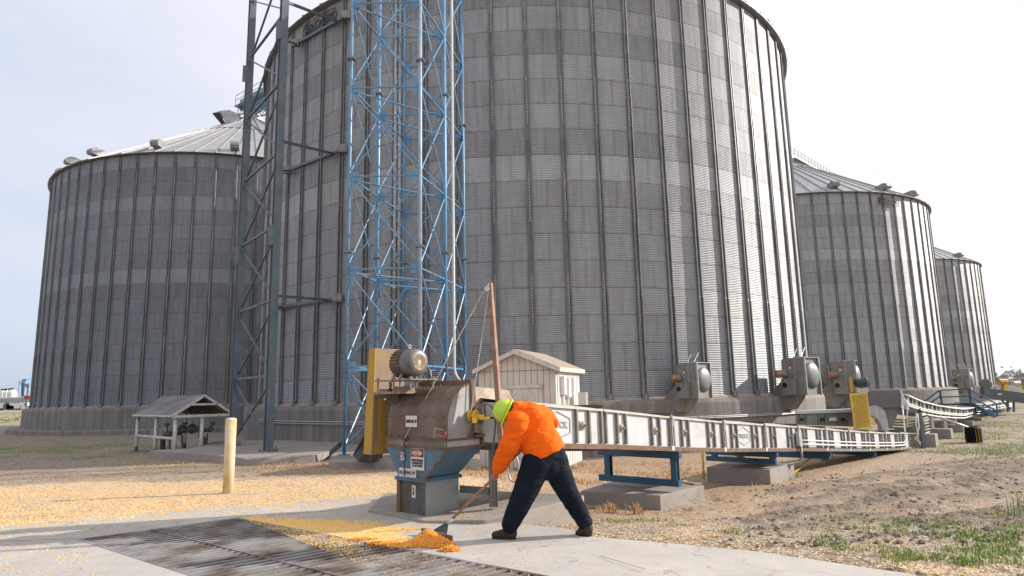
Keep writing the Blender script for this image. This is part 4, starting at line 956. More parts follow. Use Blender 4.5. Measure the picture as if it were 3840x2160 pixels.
# hoses
Yh = 8.55
pts = [pt(x, y, Yh) for x, y in ((1812, 1562), (1804, 1545), (1803, 1530), (1810, 1518), (1824, 1514), (1838, 1520), (1849, 1534), (1856, 1556), (1858, 1590), (1855, 1625), (1850, 1660), (1846, 1700), (1850, 1730), (1862, 1752))]
o = MB().tube(pts, .0125, 8).build('grey_hose', M_motorgrey, base=pts[0], smooth=True); tag(o, 'grey flexible hose looping beside the yellow winch and hanging down', 'hose')
pts = [pt(x, y, 8.3) for x, y in ((1905, 1720), (1902, 1745), (1905, 1775), (1914, 1800), (1928, 1808), (1940, 1796), (1946, 1765), (1944, 1735), (1936, 1712), (1926, 1700))]
o = MB().tube(pts, .011, 8).build('pale_hose', M_pipe, base=pts[0], smooth=True); tag(o, 'pale hose hanging in a loop between the leg frame and the worker', 'hose')

# ------------------------------------------------------------------ cream shed
SX = V((.94, -.34, 0)).normalized(); SY = V((.34, .94, 0)).normalized(); SC = V((1.14, 18., 0)); SZ = -.5
t = thing('shed', (SC.x-SX.x*1.2, SC.y-SX.y*1.2, SZ), 'small cream boarded shed with a gable roof and a panelled door', 'shed')
SWd, SDp, SE, SR = 2.28, 2.6, 2.20, 2.68
def SP(x, y, z): return SC-SX*(SWd-x)+SY*y+UP*z
b = MB(); b.prism([SP(0, 0, SZ), SP(SWd, 0, SZ), SP(SWd, 0, SE), SP(SWd/2, 0, SR), SP(0, 0, SE)], SY*SDp); wl = b.build('wall', M_siding, t)
b = MB()
for i in range(1, 13):
    x = i*SWd/13; zt_ = SE+(SR-SE)*(1-abs(x-SWd/2)/(SWd/2))-.02; b.box(SP(x, -.001, (SZ+zt_)/2), (.010, .008, zt_-SZ), Matrix((SX, SY, UP)).transposed())
b.box(SP(SWd/2, -.004, SE-.02), (SWd, .014, .012), Matrix((SX, SY, UP)).transposed()); b.build('board_joints', M_groove, wl)
b = MB()
for i in range(1, 14):
    y = i*SDp/14; b.box(SP(SWd+.012, y, (SZ+SE)/2), (.024, .10, SE-SZ-.02), Matrix((SX, SY, UP)).transposed())
b.build('side_cladding', M_white, wl)
rf = MB(); ov = .13; sl_ = (SR-SE)/(SWd/2)
for sgn in (-1, 1):
    e = SP(SWd/2+sgn*(SWd/2+ov), -ov, SR+.05-sl_*(SWd/2+ov)); r_ = SP(SWd/2, -ov, SR+.05)
    rf.prism([e, r_, r_+UP*.06, e+UP*.06], SY*(SDp+2*ov))
rf = rf.build('roof', surf('shed_roof', (.35, .28, .24), .8, 0, .2, 3.), t)
b = MB()
for sgn in (-1, 1):
    e = SP(SWd/2+sgn*(SWd/2+ov), -ov-.02, SR+.0-sl_*(SWd/2+ov)); r_ = SP(SWd/2, -ov-.02, SR+.0); b.prism([e-UP*.02, r_-UP*.03, r_+UP*.10, e+UP*.10], -SY*.02)
b.prism([SP(SWd+ov+.012, -ov, SR-.02-sl_*(SWd/2+ov)), SP(SWd+ov+.012, SDp+ov, SR-.02-sl_*(SWd/2+ov)), SP(SWd+ov+.012, SDp+ov, SR+.10-sl_*(SWd/2+ov)), SP(SWd+ov+.012, -ov, SR+.10-sl_*(SWd/2+ov))], SX*.02); b.build('fascia', M_trim, rf)
b = MB(); dx0, dx1, dzt = 1.02, 1.78, 1.68
b.box(SP((dx0+dx1)/2, -.02, (SZ+dzt)/2+.03), (dx1-dx0, .03, dzt-SZ-.06), Matrix((SX, SY, UP)).transposed()); dr_ = b.build('door', M_trim, t)
for i in (0, 1):
    for j in (0, 1, 2):
        plate('door_panel', M_siding, dr_, SP(dx0+.20+i*.36, -.036, 1.42-j*.68), SX, UP, -SY, .22, .28 if j == 0 else .5, .012)
b = MB(); FM = Matrix((SX, SY, UP)).transposed()
b.box(SP((dx0+dx1)/2, -.025, dzt+.06), (dx1-dx0+.26, .05, .10), FM); b.box(SP(dx0-.06, -.025, (SZ+dzt)/2), (.09, .045, dzt-SZ-.02), FM); b.box(SP(dx1+.06, -.025, (SZ+dzt)/2), (.09, .045, dzt-SZ-.02), FM); b.build('door_frame', M_trim, t)
for y, z, h in ((.45, 1.75, .5), (.95, 1.7, .55), (1.5, 1.8, .35)):
    MB().box(SP(SWd+.09, y, z), (.12, .22, h), FM).build('electrical_box', M_white, t); MB().tube([SP(SWd+.07, y, z-h/2), SP(SWd+.07, y, 0)], .03, 8).build('conduit', M_white, t)
MB().box(SP(SWd+.35, 1.6, 1.15), (.22, .3, .8), FM).build('disconnect_box', M_pipe, t)

# ------------------------------------------------------------------ bollard
p = gp(855, 1848, -.18); t = thing('bollard', p, 'faded yellow concrete filled steel bollard standing in the spilled corn', 'bollard'); tp = V((p.x+.0, p.y, pt(872, 1573, p.y).z))
MB().tube([p-UP*.3, tp], .098, 28).build('post', M_boll, t, smooth=False).data.polygons.foreach_set('use_smooth', [True]*28+[False]*2)
MB().lathe([(.099, 0), (.085, .02), (.05, .032), (0, .035)], tp, 24).build('cap', M_trim, t, smooth=True)

# ------------------------------------------------------------------ gas meter shelter
A = gp(651, 1706, -.52); SA = (gp(510, 1689, -.52)-A); SL = SA.length; SA.normalize(); SBv = V((-SA.y, SA.x, 0)); SBv = SBv if SBv.y > 0 else -SBv; SWs = 1.95
ex = SA; ey = V((.74, .67, 0)).normalized()
t = thing('meter_shelter', A, 'small open shelter of chalky white pipe posts under a grey gable roof', 'shelter')
HH = pt(653, 1560, A.y).z
posts = [(0, 0), (SL*.48, 0), (SL, 0), (0, SWs), (SL, SWs), (-.05, SWs*.5)]
for a, c in posts:
    q = A+ex*a+ey*c; MB().tube([q-UP*.2, V((q.x, q.y, HH))], .075, 12).build('post', M_whpost, t, smooth=True)
    MB().tube([q-UP*.2, q+UP*.16], .079, 12).build('post_foot', M_green, t, smooth=True)
MB().tube([A+UP*.62, A+ex*SL+UP*.62], .06, 10).build('rail', M_whpost, t, smooth=True)
o1, o2, rh = .18, .12, .78
def QP(a, c, z): return A+ex*a+ey*c+UP*(z-A.z)
mid = SWs/2
b = MB()
for c0, c1 in ((-o1, mid), (SWs+o1, mid)):
    b.prism([QP(-o2, c0, HH), QP(-o2, c1, HH+rh), QP(-o2, c1, HH+rh+.03), QP(-o2, c0, HH+.03)], ex*(SL+2*o2))
rf = b.build('roof', surf('weathered_roof', (.22, .21, .205), .7, .1, .3, 1.5, (.10, .09, .085), .4, 1.2), t)
b = MB()
for aa in (-o2-.03,):
    b.beam(QP(aa, -o1, HH), QP(aa, mid, HH+rh), .06, .09); b.beam(QP(aa, SWs+o1, HH), QP(aa, mid, HH+rh), .06, .09); b.beam(QP(aa, -o1, HH-.02), QP(aa, SWs+o1, HH-.02), .06, .10); b.beam(QP(aa, mid*.45, HH+rh*.55), QP(aa, SWs-mid*.45, HH+rh*.55), .06, .08)
b.beam(QP(-o2, -o1, HH), QP(SL+o2, -o1, HH), .05, .06); b.build('gable_trim', M_whpost, rf)
b = MB()
for k in range(9): a = SL*k/8; b.beam(QP(a, SWs+.05, HH-.02), QP(a, mid, HH+rh-.04), .05, .09); b.beam(QP(a, -.05, HH-.02), QP(a, mid, HH+rh-.04), .05, .09)
b.build('rafters', M_rust, rf)
# gas meter set
g0_ = A+ey*.85+ex*.1; t = thing('gas_meter_set', g0_, 'dark grey gas regulator pipework with valves under the open shelter', 'gas pipes')
gpnt = lambda px, py: pt(px, py, g0_.y+.6)
b = MB(); b.tube([gpnt(610, 1690), gpnt(610, 1640), gpnt(622, 1628), gpnt(650, 1626)], .10, 10); b.tube([gpnt(648, 1614), gpnt(795, 1612)], .085, 10); b.tube([gpnt(762, 1685), gpnt(765, 1650), gpnt(750, 1630)], .10, 10); b.build('pipe_run', M_gas, t, smooth=True)
for x, y, w, h in ((690, 1612, .14, .22), (720, 1608, .2, .18), (790, 1610, .12, .24), (670, 1618, .16, .2)):
    MB().sphere(gpnt(x, y), w, 10, 6).build('valve_body', M_gas, t, smooth=True)
for x, y0, y1 in ((627, 1592, 1620), (695, 1588, 1604), (797, 1588, 1606), (683, 1598, 1612), (722, 1596, 1606)):
    v_ = MB().tube([gpnt(x, y0), gpnt(x, y1)], .03, 8).build('valve_stem', M_gas, t); MB().box(gpnt(x, y0), (.18, .12, .09)).build('valve_cap', M_gas, v_, bevel=.01)
for x in (636, 658, 683, 776): MB().beam(gpnt(x, 1690), gpnt(x, 1628), .06).build('pipe_stand', M_rust, t)
MB().box(gpnt(750, 1608), (.32, .1, .28)).build('meter_box', M_motorgrey, t)

# ------------------------------------------------------------------ second drive unit beyond the conveyor
Y2 = 25.2
def prism_px(name, px, Y, depth, mat, parent, vec=None, bevel=0):
    b = MB(); b.prism([pt(x, y, Y) for x, y in px], vec or (depth*.35, depth*.94, 0)); return b.build(name, mat, parent, bevel=bevel)
u2 = thing('transfer_drive', pt(3230, 1612, Y2), 'second conveyor drive with tall yellow perforated guard, dark rounded housing and square elbow duct', 'conveyor drive')
gd = prism_px('belt_guard', [(3206, 1611), (3186, 1476), (3252, 1472), (3270, 1607)], Y2-.35, .22, M_yelbright, u2)
b = MB()
for r_ in range(26):
    for c_ in range(9):
        fx, fy = (c_+1.4)/11, (r_+2.2)/29.; x = 3187+fx*66+fy*19; y = 1474+fy*136-fx*4
        b.box(pt(x, y, Y2-.36), (.032, .008, .024))
tag(b.build('perforations', surf('perforation_shadow', (.34, .22, .03), .7), gd), kind='stuff')
prism_px('upper_guard', [(3190, 1471), (3184, 1413), (3194, 1412), (3201, 1470)], Y2-.2, .3, M_yellow, u2)
mq = pt(3258, 1434, Y2-.1); b = MB(); b.lathe([(.0, 0), (.14, 0), (.17, .02), (.18, .12), (.18, .14), (.165, .15), (.165, .48), (.1, .52), (0, .52)], mq, 18, frame((-1, .15, 0))); mo = b.build('motor', surf('motor_dark', (.03, .045, .05), .4, .2, .3), u2)
MB().lathe([(0, -.004), (.13, -.004), (.175, .015), (.186, .12), (.18, .13)], mq, 18, frame((-1, .15, 0))).build('motor_shroud', surf('teal_shroud', (.08, .17, .22), .4, .1), mo)
prism_px('motor_base', [(3215, 1472), (3212, 1456), (3258, 1456), (3256, 1472)], Y2-.1, .3, M_pipe, u2)
prism_px('unload_trough', [(2986, 1592), (2986, 1553), (3195, 1547), (3200, 1600)], Y2+.8, .5, M_fan, u2)
prism_px('trough_cover', [(2984, 1552), (2990, 1541), (3195, 1534), (3197, 1546)], Y2+.72, .7, M_panel, u2)
for x in (2998, 3024, 3070, 3094, 3148, 3176): prism_px('trough_rib', [(x, 1594), (x, 1551), (x+4, 1551), (x+4, 1594)], Y2+.74, .05, M_convrib, u2)
for x in (3008, 3083, 3162): prism_px('slide_gate', [(x-7, 1578), (x-7, 1568), (x+8, 1568), (x+8, 1578)], Y2+.70, .08, M_black, u2)
o = prism_px('unit_label', [(3109, 1579), (3109, 1566), (3136, 1565), (3136, 1578)], Y2+.76, .02, M_sign, u2)
prism_px('round_housing', [(3238, 1532), (3236, 1500), (3240, 1476), (3252, 1466), (3372, 1462), (3378, 1480), (3378, 1528)], Y2, .9, M_greytower if 0 else surf('dark_housing', (.14, .145, .155), .35, .4, .2, 1.5, (.09, .09, .09), .3), u2)
prism_px('housing_side', [(3379, 1529), (3379, 1480), (3373, 1462), (3378, 1462), (3392, 1485), (3392, 1530)], Y2-.02, .9, M_panel, u2)
frustum_ = MB(); frustum_.prism([pt(3268, 1532, Y2+.1), pt(3376, 1530, Y2+.1), pt(3346, 1602, Y2+.1), pt(3318, 1604, Y2+.1)], (.2, .8, 0)); frustum_.build('discharge_cone', surf('cone_grey', (.19, .185, .18), .55, .3, .2, 2., (.12, .09, .07), .4, 3., .4), u2)
b = MB(); el = [(3260, 1522), (3285, 1520), (3306, 1528), (3320, 1546), (3329, 1580), (3333, 1616)]; eli = [(3262, 1560), (3276, 1562), (3290, 1570), (3300, 1584), (3306, 1600), (3308, 1620)]
b.prism([pt(x, y, Y2-.2) for x, y in eli[::-1]+el], (.15, .55, 0)); b.build('elbow_duct', galv, u2)
prism_px('caution_label', [(3269, 1578), (3269, 1567), (3279, 1567), (3279, 1578)], Y2-.23, .02, M_yelbright, u2)
# gantry post with cables
t = thing('cable_gantry', gp(3463, 1684, -.85), 'dark grey steel post and arm hung with white cables at the conveyor end', 'gantry')
Yq = gp(3463, 1684, -.85).y
MB().beam(pt(3464, 1688, Yq), pt(3446, 1538, Yq), .12).build('post', M_greytower, t); MB().beam(pt(3400, 1541, Yq), pt(3449, 1539, Yq), .12).build('arm', M_greytower, t)
for k, pth in enumerate([[(3400, 1500), (3406, 1520), (3402, 1545), (3404, 1600)], [(3392, 1495), (3402, 1510), (3398, 1530), (3412, 1520)], [(3440, 1550), (3446, 1600), (3440, 1640), (3452, 1670)], [(3436, 1550), (3434, 1590), (3444, 1630), (3430, 1645), (3452, 1660)]]):
    MB().tube([pt(x, y, Yq-.1) for x, y in pth], .022, 6).build('cable', M_white, t, smooth=True)

# ------------------------------------------------------------------ curved conveyor with white ladder-like conduits
path = [(3388, 1534, 1480, 25.6), (3449, 1552, 1506, 28.9), (3505, 1562, 1520, 31.), (3567, 1567, 1530, 34.6), (3608, 1568, 1534, 37.3), (3650, 1556, 1528, 40.5), (3690, 1541, 1516, 45.), (3735, 1532, 1509, 51.), (3790, 1522, 1502, 62.)]
t = thing('curved_conveyor', pt(3567, 1567, 34.6), 'far white conveyor that dips and bends upward past the blue stair', 'conveyor')
LO = [pt(x, yb, Y) for x, yb, yt, Y in path]; HI = [pt(x, yt, Y) for x, yb, yt, Y in path]; wv = CN*1.0
def ipath(arr, s): i = min(int(s), len(arr)-2); f = s-i; return arr[i]*(1-f)+arr[i+1]*f
N_ = 32
for i in range(len(path)-1):
    a, b2, c, d = LO[i], LO[i+1], HI[i+1], HI[i]
    MB().add([a, b2, c, d, a+wv, b2+wv, c+wv, d+wv], [(0, 1, 2, 3), (7, 6, 5, 4), (3, 2, 6, 7), (0, 4, 5, 1), (0, 3, 7, 4), (1, 5, 6, 2)]).build('trough_panel', surf('far_trough', (.19, .20, .22), .6, .2, .2), t)
    u_ = UP*.03-CN*.06; c_ = MB().add([d+u_, c+u_, c+wv+u_+CN*.1, d+wv+u_+CN*.1]+[x-UP*.03 for x in (d+u_, c+u_, c+wv+u_, d+wv+u_)], [(0, 1, 2, 3), (0, 4, 5, 1), (1, 5, 6, 2), (2, 6, 7, 3), (3, 7, 4, 0)]).build('cover', M_convroof, t)
for f_, r_ in ((.98, .035), (.42, .03), (.28, .03), (.0, .035)):
    MB().tube([ipath(LO, s*.25)*(1-f_)+ipath(HI, s*.25)*f_-CN*.10 for s in range(0, 33)], r_, 6).build('side_conduit', M_white, t, smooth=True)
for k in range(30):
    s = .15+k*.262; a = ipath(LO, s)-CN*.05; c = ipath(HI, s)-CN*.05; MB().beam(a, c, .14 if k % 2 else .07, .05, up=CN).build('stiffener', M_white if k % 2 == 0 else M_convrib, t)
for k in (1.75, 2.55, 3.3): p = ipath(LO, k); q = p-UP*(p.z+.95); MB().beam(V((p.x, p.y, -.9)), p, .12).build('leg', M_pipe, t)
BL = [((3487, 3512), 1628, 1680, 25.6), ((3470, 3568), 1609, 1640, 29.5), ((3530, 3613), 1592, 1617, 33.5), ((3590, 3650), 1579, 1596, 38.), ((3650, 3683), 1568, 1578, 44.), ((3690, 3712), 1560, 1566, 50.)]
LB = ['dark brown concrete block nearest the conveyor end, first of the row of blocks', 'second block from the near end of the row, long and grey', 'third block from the near end of the row, below the leaning pipe', 'fourth block from the near end of the row of blocks', 'fifth block of the row, small, below the bent white conveyor', 'last and smallest block of the row, at the foot of the blue stair']
for ((x0, x1), y0, y1, Y), lab in zip(BL, LB):
    p = pt(x1, y1, Y); z1 = pt(x1, y0, Y).z; W_ = 2.2 if Y > 27 else 1.4
    b = MB(); b.prism([V((p.x, p.y, -1.1)), V((p.x, p.y, z1)), V((p.x, p.y, z1))+CN*W_, V((p.x, p.y, -1.1))+CN*W_], CD*.55)
    tag(b.build('concrete_block', M_pad, base=p, bevel=.02), lab, 'concrete block', 'row of concrete blocks')
# leaning pipe and coil of black hose
c = gp(3655, 1663, -.87); t = thing('hose_coil', c, 'upright coil of black corrugated hose tied with yellow straps in the grass', 'hose coil')
b = MB(); prof = []
for k in range(19): prof += [(.27+.02*(k > 2), k*.033), (.30+.02*(k > 2), k*.033+.016)]
b.lathe([(.0, 0)]+prof+[(.26, .63), (.19, .60), (.19, .1), (0, .1)], c, 26); b.build('coil', M_black, t, smooth=False)
MB().tube([c+V((.27*math.cos(a), .27*math.sin(a), .60+.06*math.sin(a*2))) for a in [k*.45 for k in range(15)]], .035, 8).build('hose_end', M_black, t, smooth=True)
b = MB()
for a in (-1.6, -1.9): d_ = V((math.cos(a), math.sin(a), 0)); b.tube([c+d_*.335+UP*.02, c+d_*.335+UP*.55, c+d_*.2+UP*.66], .008, 4)
b.build('tie_strap', M_yelbright, t)
a = pt(3526, 1566, 27.5); b_ = pt(3654, 1612, c.y); tag(MB().tube([a, b_], .05, 10).build('leaning_pipe', M_pipe, base=b_, smooth=True), 'long pale pipe leaning from the curved conveyor into the black hose coil', 'pipe')
# stacked hoses in shade below
p = pt(3400, 1600, 27.2); b = MB()
for k in range(9): b.tube([p+V((-1.0, 0, -.55+k*.11)), p+V((0, .1, -.62+k*.11)), p+V((1.1, .3, -.50+k*.12))], .035, 6)
tag(b.build('hose_stack', surf('green_hose', (.10, .12, .07), .6, 0, .3, 6.), base=p, smooth=True), 'stack of dull green hoses lying in the shade under the curved conveyor', 'hoses')
# blue stair over the conveyor
Ys = 42.
t = thing('blue_stair', pt(3735, 1565, 38), 'blue steel stair with handrails crossing over the curved white conveyor', 'stair')
P_ = lambda x, y, Y=40: pt(x, y, Y)
for dY in (0, 1.6):
    MB().prism([P_(3636, 1502, 41+dY), P_(3636, 1516, 41+dY), P_(3728, 1568, 38+dY), P_(3740, 1560, 38+dY)], (.05, .05, 0)).build('stringer', M_frameblue, t)
    for z in (0, 26):
        MB().tube([P_(3634, 1460+z, 41+dY), P_(3640, 1461+z, 41+dY), P_(3737, 1515+z, 38+dY), P_(3740, 1562, 38+dY)], .045, 6).build('handrail', M_frameblue, t)
    MB().beam(P_(3634, 1458, 41+dY), P_(3645, 1565, 41+dY), .09).build('stair_post', M_frameblue, t)
    MB().tube([P_(3634, 1458, 41+dY), P_(3526, 1464, 45+dY)], .045, 6).build('handrail', M_frameblue, t); MB().tube([P_(3634, 1486, 41+dY), P_(3530, 1489, 45+dY)], .045, 6).build('handrail', M_frameblue, t)
    MB().beam(P_(3524, 1462, 45+dY), P_(3532, 1515, 45+dY), .09).build('stair_post', M_frameblue, t)
    for z in (0, 24): MB().tube([P_(3524, 1462+z, 45+dY), P_(3465, 1507+z*.9, 46+dY)], .045, 6).build('handrail', M_frameblue, t)
MB().prism([P_(3532, 1514, 45), P_(3534, 1521, 45), P_(3640, 1519, 41), P_(3640, 1514, 41)], (.6, 1.5, 0)).build('platform', M_frameblue, t)
for k in range(6): a = P_(3645+k*15, 1512+k*9.3, 40.8-k*.5); MB().box(a+V((.4, .85, 0)), (.9, 1.5, .05)).build('tread', M_frameblue, t)
# grey auger with motor, yellow drives far right
t = thing('inclined_auger', pt(3770, 1545, 52), 'dark grey inclined conveyor tube with a big grey motor, at the right edge', 'conveyor')
MB().beam(pt(3682, 1473, 52), pt(3960, 1508, 52), .5, .78).build('auger_box', surf('auger_grey', (.10, .115, .125), .5, .2, .2, 1.5), t)
m_ = pt(3700, 1440, 52); MB().lathe([(0, 0), (.34, 0), (.40, .05), (.40, .5), (.32, .55), (.3, .9), (0, .9)], m_, 20, frame((.35, .9, 0))).build('motor', surf('motor_green', (.13, .15, .14), .5, .2, .2), t)
for x in (3778, 3800): MB().beam(pt(x, 1495, 52.2), pt(x+2, 1545, 52.2), .12).build('leg', M_greytower, t)
MB().beam(pt(3750, 1495, 52.2), pt(3790, 1535, 52.2), .1).build('leg_brace', M_greytower, t)
plate('auger_label', M_sign, t, pt(3749, 1478, 51.6), (1, 0, 0), UP, (0, -1, 0), .36, .09)
for x, y0, y1, Y, lab, wd in ((3768, 1424, 1472, 66, 'far yellow drive guard with a yellow motor behind the grey inclined conveyor', 16), (3822, 1430, 1466, 84, 'farthest yellow drive guard, at the very right edge of the yard', 15)):
    t = thing('yellow_drive', pt(x, y1, Y), lab, 'drive', 'far yellow drive guards')
    prism_px('guard', [(x-4, y1), (x-4, y0+2), (x+wd*.4, y0), (x+wd, y1)], Y, .8, M_yelbright, t)
    MB().lathe([(0, 0), (.3, 0), (.3, 1.), (0, 1.)], pt(x-24, y0+8, Y), 12, frame((1, .2, 0))).build('motor', M_yellow if x < 3800 else M_pipe, t)
    prism_px('drive_base', [(x-34, y1+2), (x-30, y0+22), (x-4, y0+20), (x-4, y1+2)], Y+.2, .8, M_pipe, t)
t = thing('far_conveyor', pt(3800, 1520, 80), 'distant grey conveyor and boxes beyond the yellow drives at the right edge', 'conveyor')
prism_px('conveyor_casing', [(3560, 1510), (3560, 1476), (3700, 1480), (3700, 1508)], 74, 1.0, M_fan, t)
prism_px('drive_box', [(3775, 1470), (3778, 1448), (3812, 1446), (3850, 1470)], 78, 2., M_pipe, t)
for k in range(9): prism_px('conveyor_rib', [(3790+k*10, 1525-k*1.8), (3790+k*10, 1504-k*1.2), (3795+k*10, 1504-k*1.2), (3795+k*10, 1525-k*1.8)], 90, .4, M_convrib, t)
prism_px('conveyor_cover', [(3786, 1506), (3786, 1500), (3880, 1488), (3880, 1494)], 89.5, 1., M_convroof, t)

# ------------------------------------------------------------------ worker
def blob(name, caps, mat, parent, voxel=.012, fold=0., fsc=8., smooth=4, squash=None, org=None, noise_dir=None, tube=None):
    """limbs as tapered capsules fused into one skin by remeshing"""
    b = MB()
    for c in caps:
        (p0, r0), (p1, r1) = c[:2]; p0, p1 = V(p0), V(p1); d = (p1-p0)
        if d.length < 1e-4: b.sphere(p0, r0, 16, 10); continue
        d.normalize(); F = frame(d); L = (p1-p0).length; prof = []
        for k in range(7): a = math.pi/2*(1-k/6); prof.append((r0*math.cos(a), -r0*math.sin(a)))
        for k in range(7): a = math.pi/2*k/6; prof.append((r1*math.cos(a), L+r1*math.sin(a)))
        prof[0] = (1e-4, prof[0][1]); prof[-1] = (1e-4, prof[-1][1]); b.lathe(prof, p0, 18, F)
        n = len(b.v); b.f.append(tuple(range(n-18*14, n-18*13))[::-1]); b.f.append(tuple(range(n-18, n)))
    if squash: b.v = [squash(v) for v in b.v]
    if tube: b.tube([p for p, _ in tube], [r_ for _, r_ in tube], 32)
    me = bpy.data.meshes.new('tmp'); me.from_pydata([tuple(v) for v in b.v], [], b.f); o = link(bpy.data.objects.new('tmp', me))
    m = o.modifiers.new('r', 'REMESH'); m.mode = 'VOXEL'; m.voxel_size = voxel
    m = o.modifiers.new('s', 'SMOOTH'); m.iterations = smooth; m.factor = .6
    bpy.context.view_layer.update(); ev = o.evaluated_get(bpy.context.evaluated_depsgraph_get()); me2 = bpy.data.meshes.new_from_object(ev)
    bpy.data.objects.remove(o)
    vs = []
    for v in me2.vertices:
        p = v.co.copy()
        if fold:
            q = noise_dir(p) if noise_dir else p*fsc
            f = NZ.noise(q)+.5*NZ.noise(q*2.1); f = -abs(f)*1.4+.35
            p += v.normal*f*fold
        vs.append(p)
    return obj_from(name, vs, [tuple(f.vertices) for f in me2.polygons], mat, parent, smooth=True)
YB = 7.42
def W_(x, y, Y=YB): return pt(x, y, Y)
def C_(x0, y0, r0, x1, y1, r1, Y0=YB, Y1=None): return ((W_(x0, y0, Y0), r0/329.), (W_(x1, y1, Y0 if Y1 is None else Y1), r1/329.))
man = thing('person', W_(2040, 2018), 'worker bending forward in an orange hooded sweatshirt, dark jeans, boots and lime hard hat', 'person')
HL = pt(1686, 1956, 7.66); HR_ = pt(2012, 1632, 7.62); hd = (HR_-HL).normalized()      # tool handle line
hl = HL+(W_(1857, 1786, 7.64)-HL).dot(hd)*hd; hr = HL+hd*((HR_-HL).length-.10)
# body: head, neck, arms to the hands, torso and legs as one skin
hc = W_(1902, 1546, 7.36); head_dir = (W_(1868, 1531, 7.36)-hc).normalized()      # towards the crown
face = (W_(1892, 1566, 7.45)-W_(1912, 1530, 7.36)).normalized(); face = (face-head_dir*face.dot(head_dir)).normalized()
ear = head_dir.cross(face).normalized()
caps = [((hc+head_dir*.02, .092), (hc-head_dir*.05+face*.012, .078)), ((hc-head_dir*.10+face*.045, .040), (hc-head_dir*.06+face*.03, .06)),
        ((hc+face*.086-head_dir*.015, .012), (hc+face*.103-head_dir*.04, .015)), ((hc+face*.080-head_dir*.075, .016), (hc+face*.078-head_dir*.078, .02)),
        ((hc-head_dir*.06, .060), (W_(1950, 1560, 7.40), .065)),
        ((hc+ear*.086-head_dir*.03-face*.01, .017), (hc+ear*.088+head_dir*.005-face*.015, .02)), ((hc-ear*.086-head_dir*.03-face*.01, .017), (hc-ear*.088+head_dir*.005-face*.015, .02)),
        ((W_(1950, 1590, 7.4), .09), (W_(2040, 1670, 7.44), .12)),
        ((W_(1948, 1590, 7.28), .06), (W_(1908, 1675, 7.34), .045)), ((W_(1908, 1675, 7.34), .042), (hl+UP*.055+V((.02, -.03, 0)), .027)),
        ((W_(2025, 1560, 7.60), .055), (W_(2060, 1582, 7.78), .045)), ((W_(2060, 1582, 7.78), .042), (hr+UP*.03+V((.03, .05, .0)), .027)),
        ((W_(2020, 1720, 7.38), .09), (W_(1965, 1850, 7.36), .06)), ((W_(1965, 1850, 7.36), .055), (W_(1915, 1990, 7.36), .04)),
        ((W_(2075, 1720, 7.50), .09), (W_(2130, 1845, 7.52), .06)), ((W_(2130, 1845, 7.52), .055), (W_(2192, 1980, 7.52), .04)), ((W_(2020, 1720, 7.38), .1), (W_(2075, 1720, 7.50), .1))]
def hand(c, wrist, pd, side):
    """palm on the handle, four fingers and a thumb closing round it"""
    out = []; ax = hd; pd = (pd-ax*pd.dot(ax)).normalized(); sd_ = ax.cross(pd)
    pc_ = c+pd*.028; out.append(((wrist, .026), (pc_+ax*.0, .024))); out.append(((pc_-ax*.032, .017), (pc_+ax*.032, .017)))
    for k in range(4):
        o = c+ax*(-.034+.0225*k)*1.; ln = (1., 1.08, 1.04, .85)[k]
        a = [o+pd*.026+sd_*.012, o+pd*.012*ln+sd_*.030, o-pd*.014*ln+sd_*.027, o-pd*.026+sd_*.004-sd_*.012*ln]
        rr = (.0105, .0098, .009, .0078)
        for i in range(3): out.append(((a[i], rr[i]), (a[i+1], rr[i+1])))
    th = [c+pd*.03-sd_*.012+ax*.02, c+pd*.010-sd_*.030+ax*.045, c-pd*.012-sd_*.026+ax*.050, c-pd*.024-sd_*.008+ax*.047]
    for i in range(3): out.append(((th[i], .0125-.0015*i), (th[i+1], .011-.0015*i)))
    return out
caps += hand(hl, hl+UP*.055+V((.02, -.03, 0)), V((.3, -.5, .8)), 1) + hand(hr, hr+UP*.03+V((.03, .05, .0)), V((.5, .8, .5)), -1)
blob('body', caps, M_skin, man, .008, smooth=2)
# hoodie
def sq(v):      # torso is flatter than round
    return v
tor = [C_(2003, 1596, 73, 1978, 1566, 57, 7.45), C_(1990, 1556, 47, 2036, 1560, 40, 7.40, 7.60), C_(1935, 1574, 40, 1985, 1560, 46, 7.34, 7.42),
       C_(1985, 1650, 40, 1965, 1610, 60, 7.40), C_(2055, 1640, 36, 2020, 1590, 50, 7.48)]
TT = [(W_(x, y, 7.45), r_/329.) for x, y, r_ in ((1998, 1592, 70), (2002, 1615, 73), (2015, 1645, 75), (2031, 1672, 76), (2043, 1692, 77), (2048, 1704, 73))]
arm = [C_(1942, 1585, 43, 1914, 1662, 37, 7.27, 7.30), C_(1914, 1662, 37, 1878, 1738, 30, 7.30, 7.50)]
wl_ = hl+UP*.075+V((.03, -.035, 0)); arm += [((W_(1878, 1738, 7.50), 30/329.), (wl_, .062))]
arm += [C_(2026, 1560, 35, 2064, 1572, 28, 7.60, 7.72), C_(2064, 1572, 28, 2070, 1582, 25, 7.72), ((W_(2070, 1582, 7.72), .072), (hr+UP*.05+V((.04, .06, .0)), .05))]
def fdir(p):
    q = p-W_(2000, 1600); return V((q.x*3+q.z*2.2, q.y*3, (q.z-q.x*.55)*7))
hood = [C_(1913, 1556, 21, 1936, 1590, 22, 7.30, 7.28), C_(1936, 1532, 26, 1965, 1532, 26, 7.36, 7.40), C_(1958, 1545, 36, 1985, 1560, 34, 7.38), C_(1917, 1548, 16, 1940, 1526, 20, 7.30, 7.33), C_(1940, 1528, 22, 1950, 1530, 22, 7.46)]
hood2 = hood
sw = blob('hooded_sweatshirt', tor+arm+hood, M_orange, man, .010, fold=.022, smooth=4, noise_dir=fdir, tube=TT)
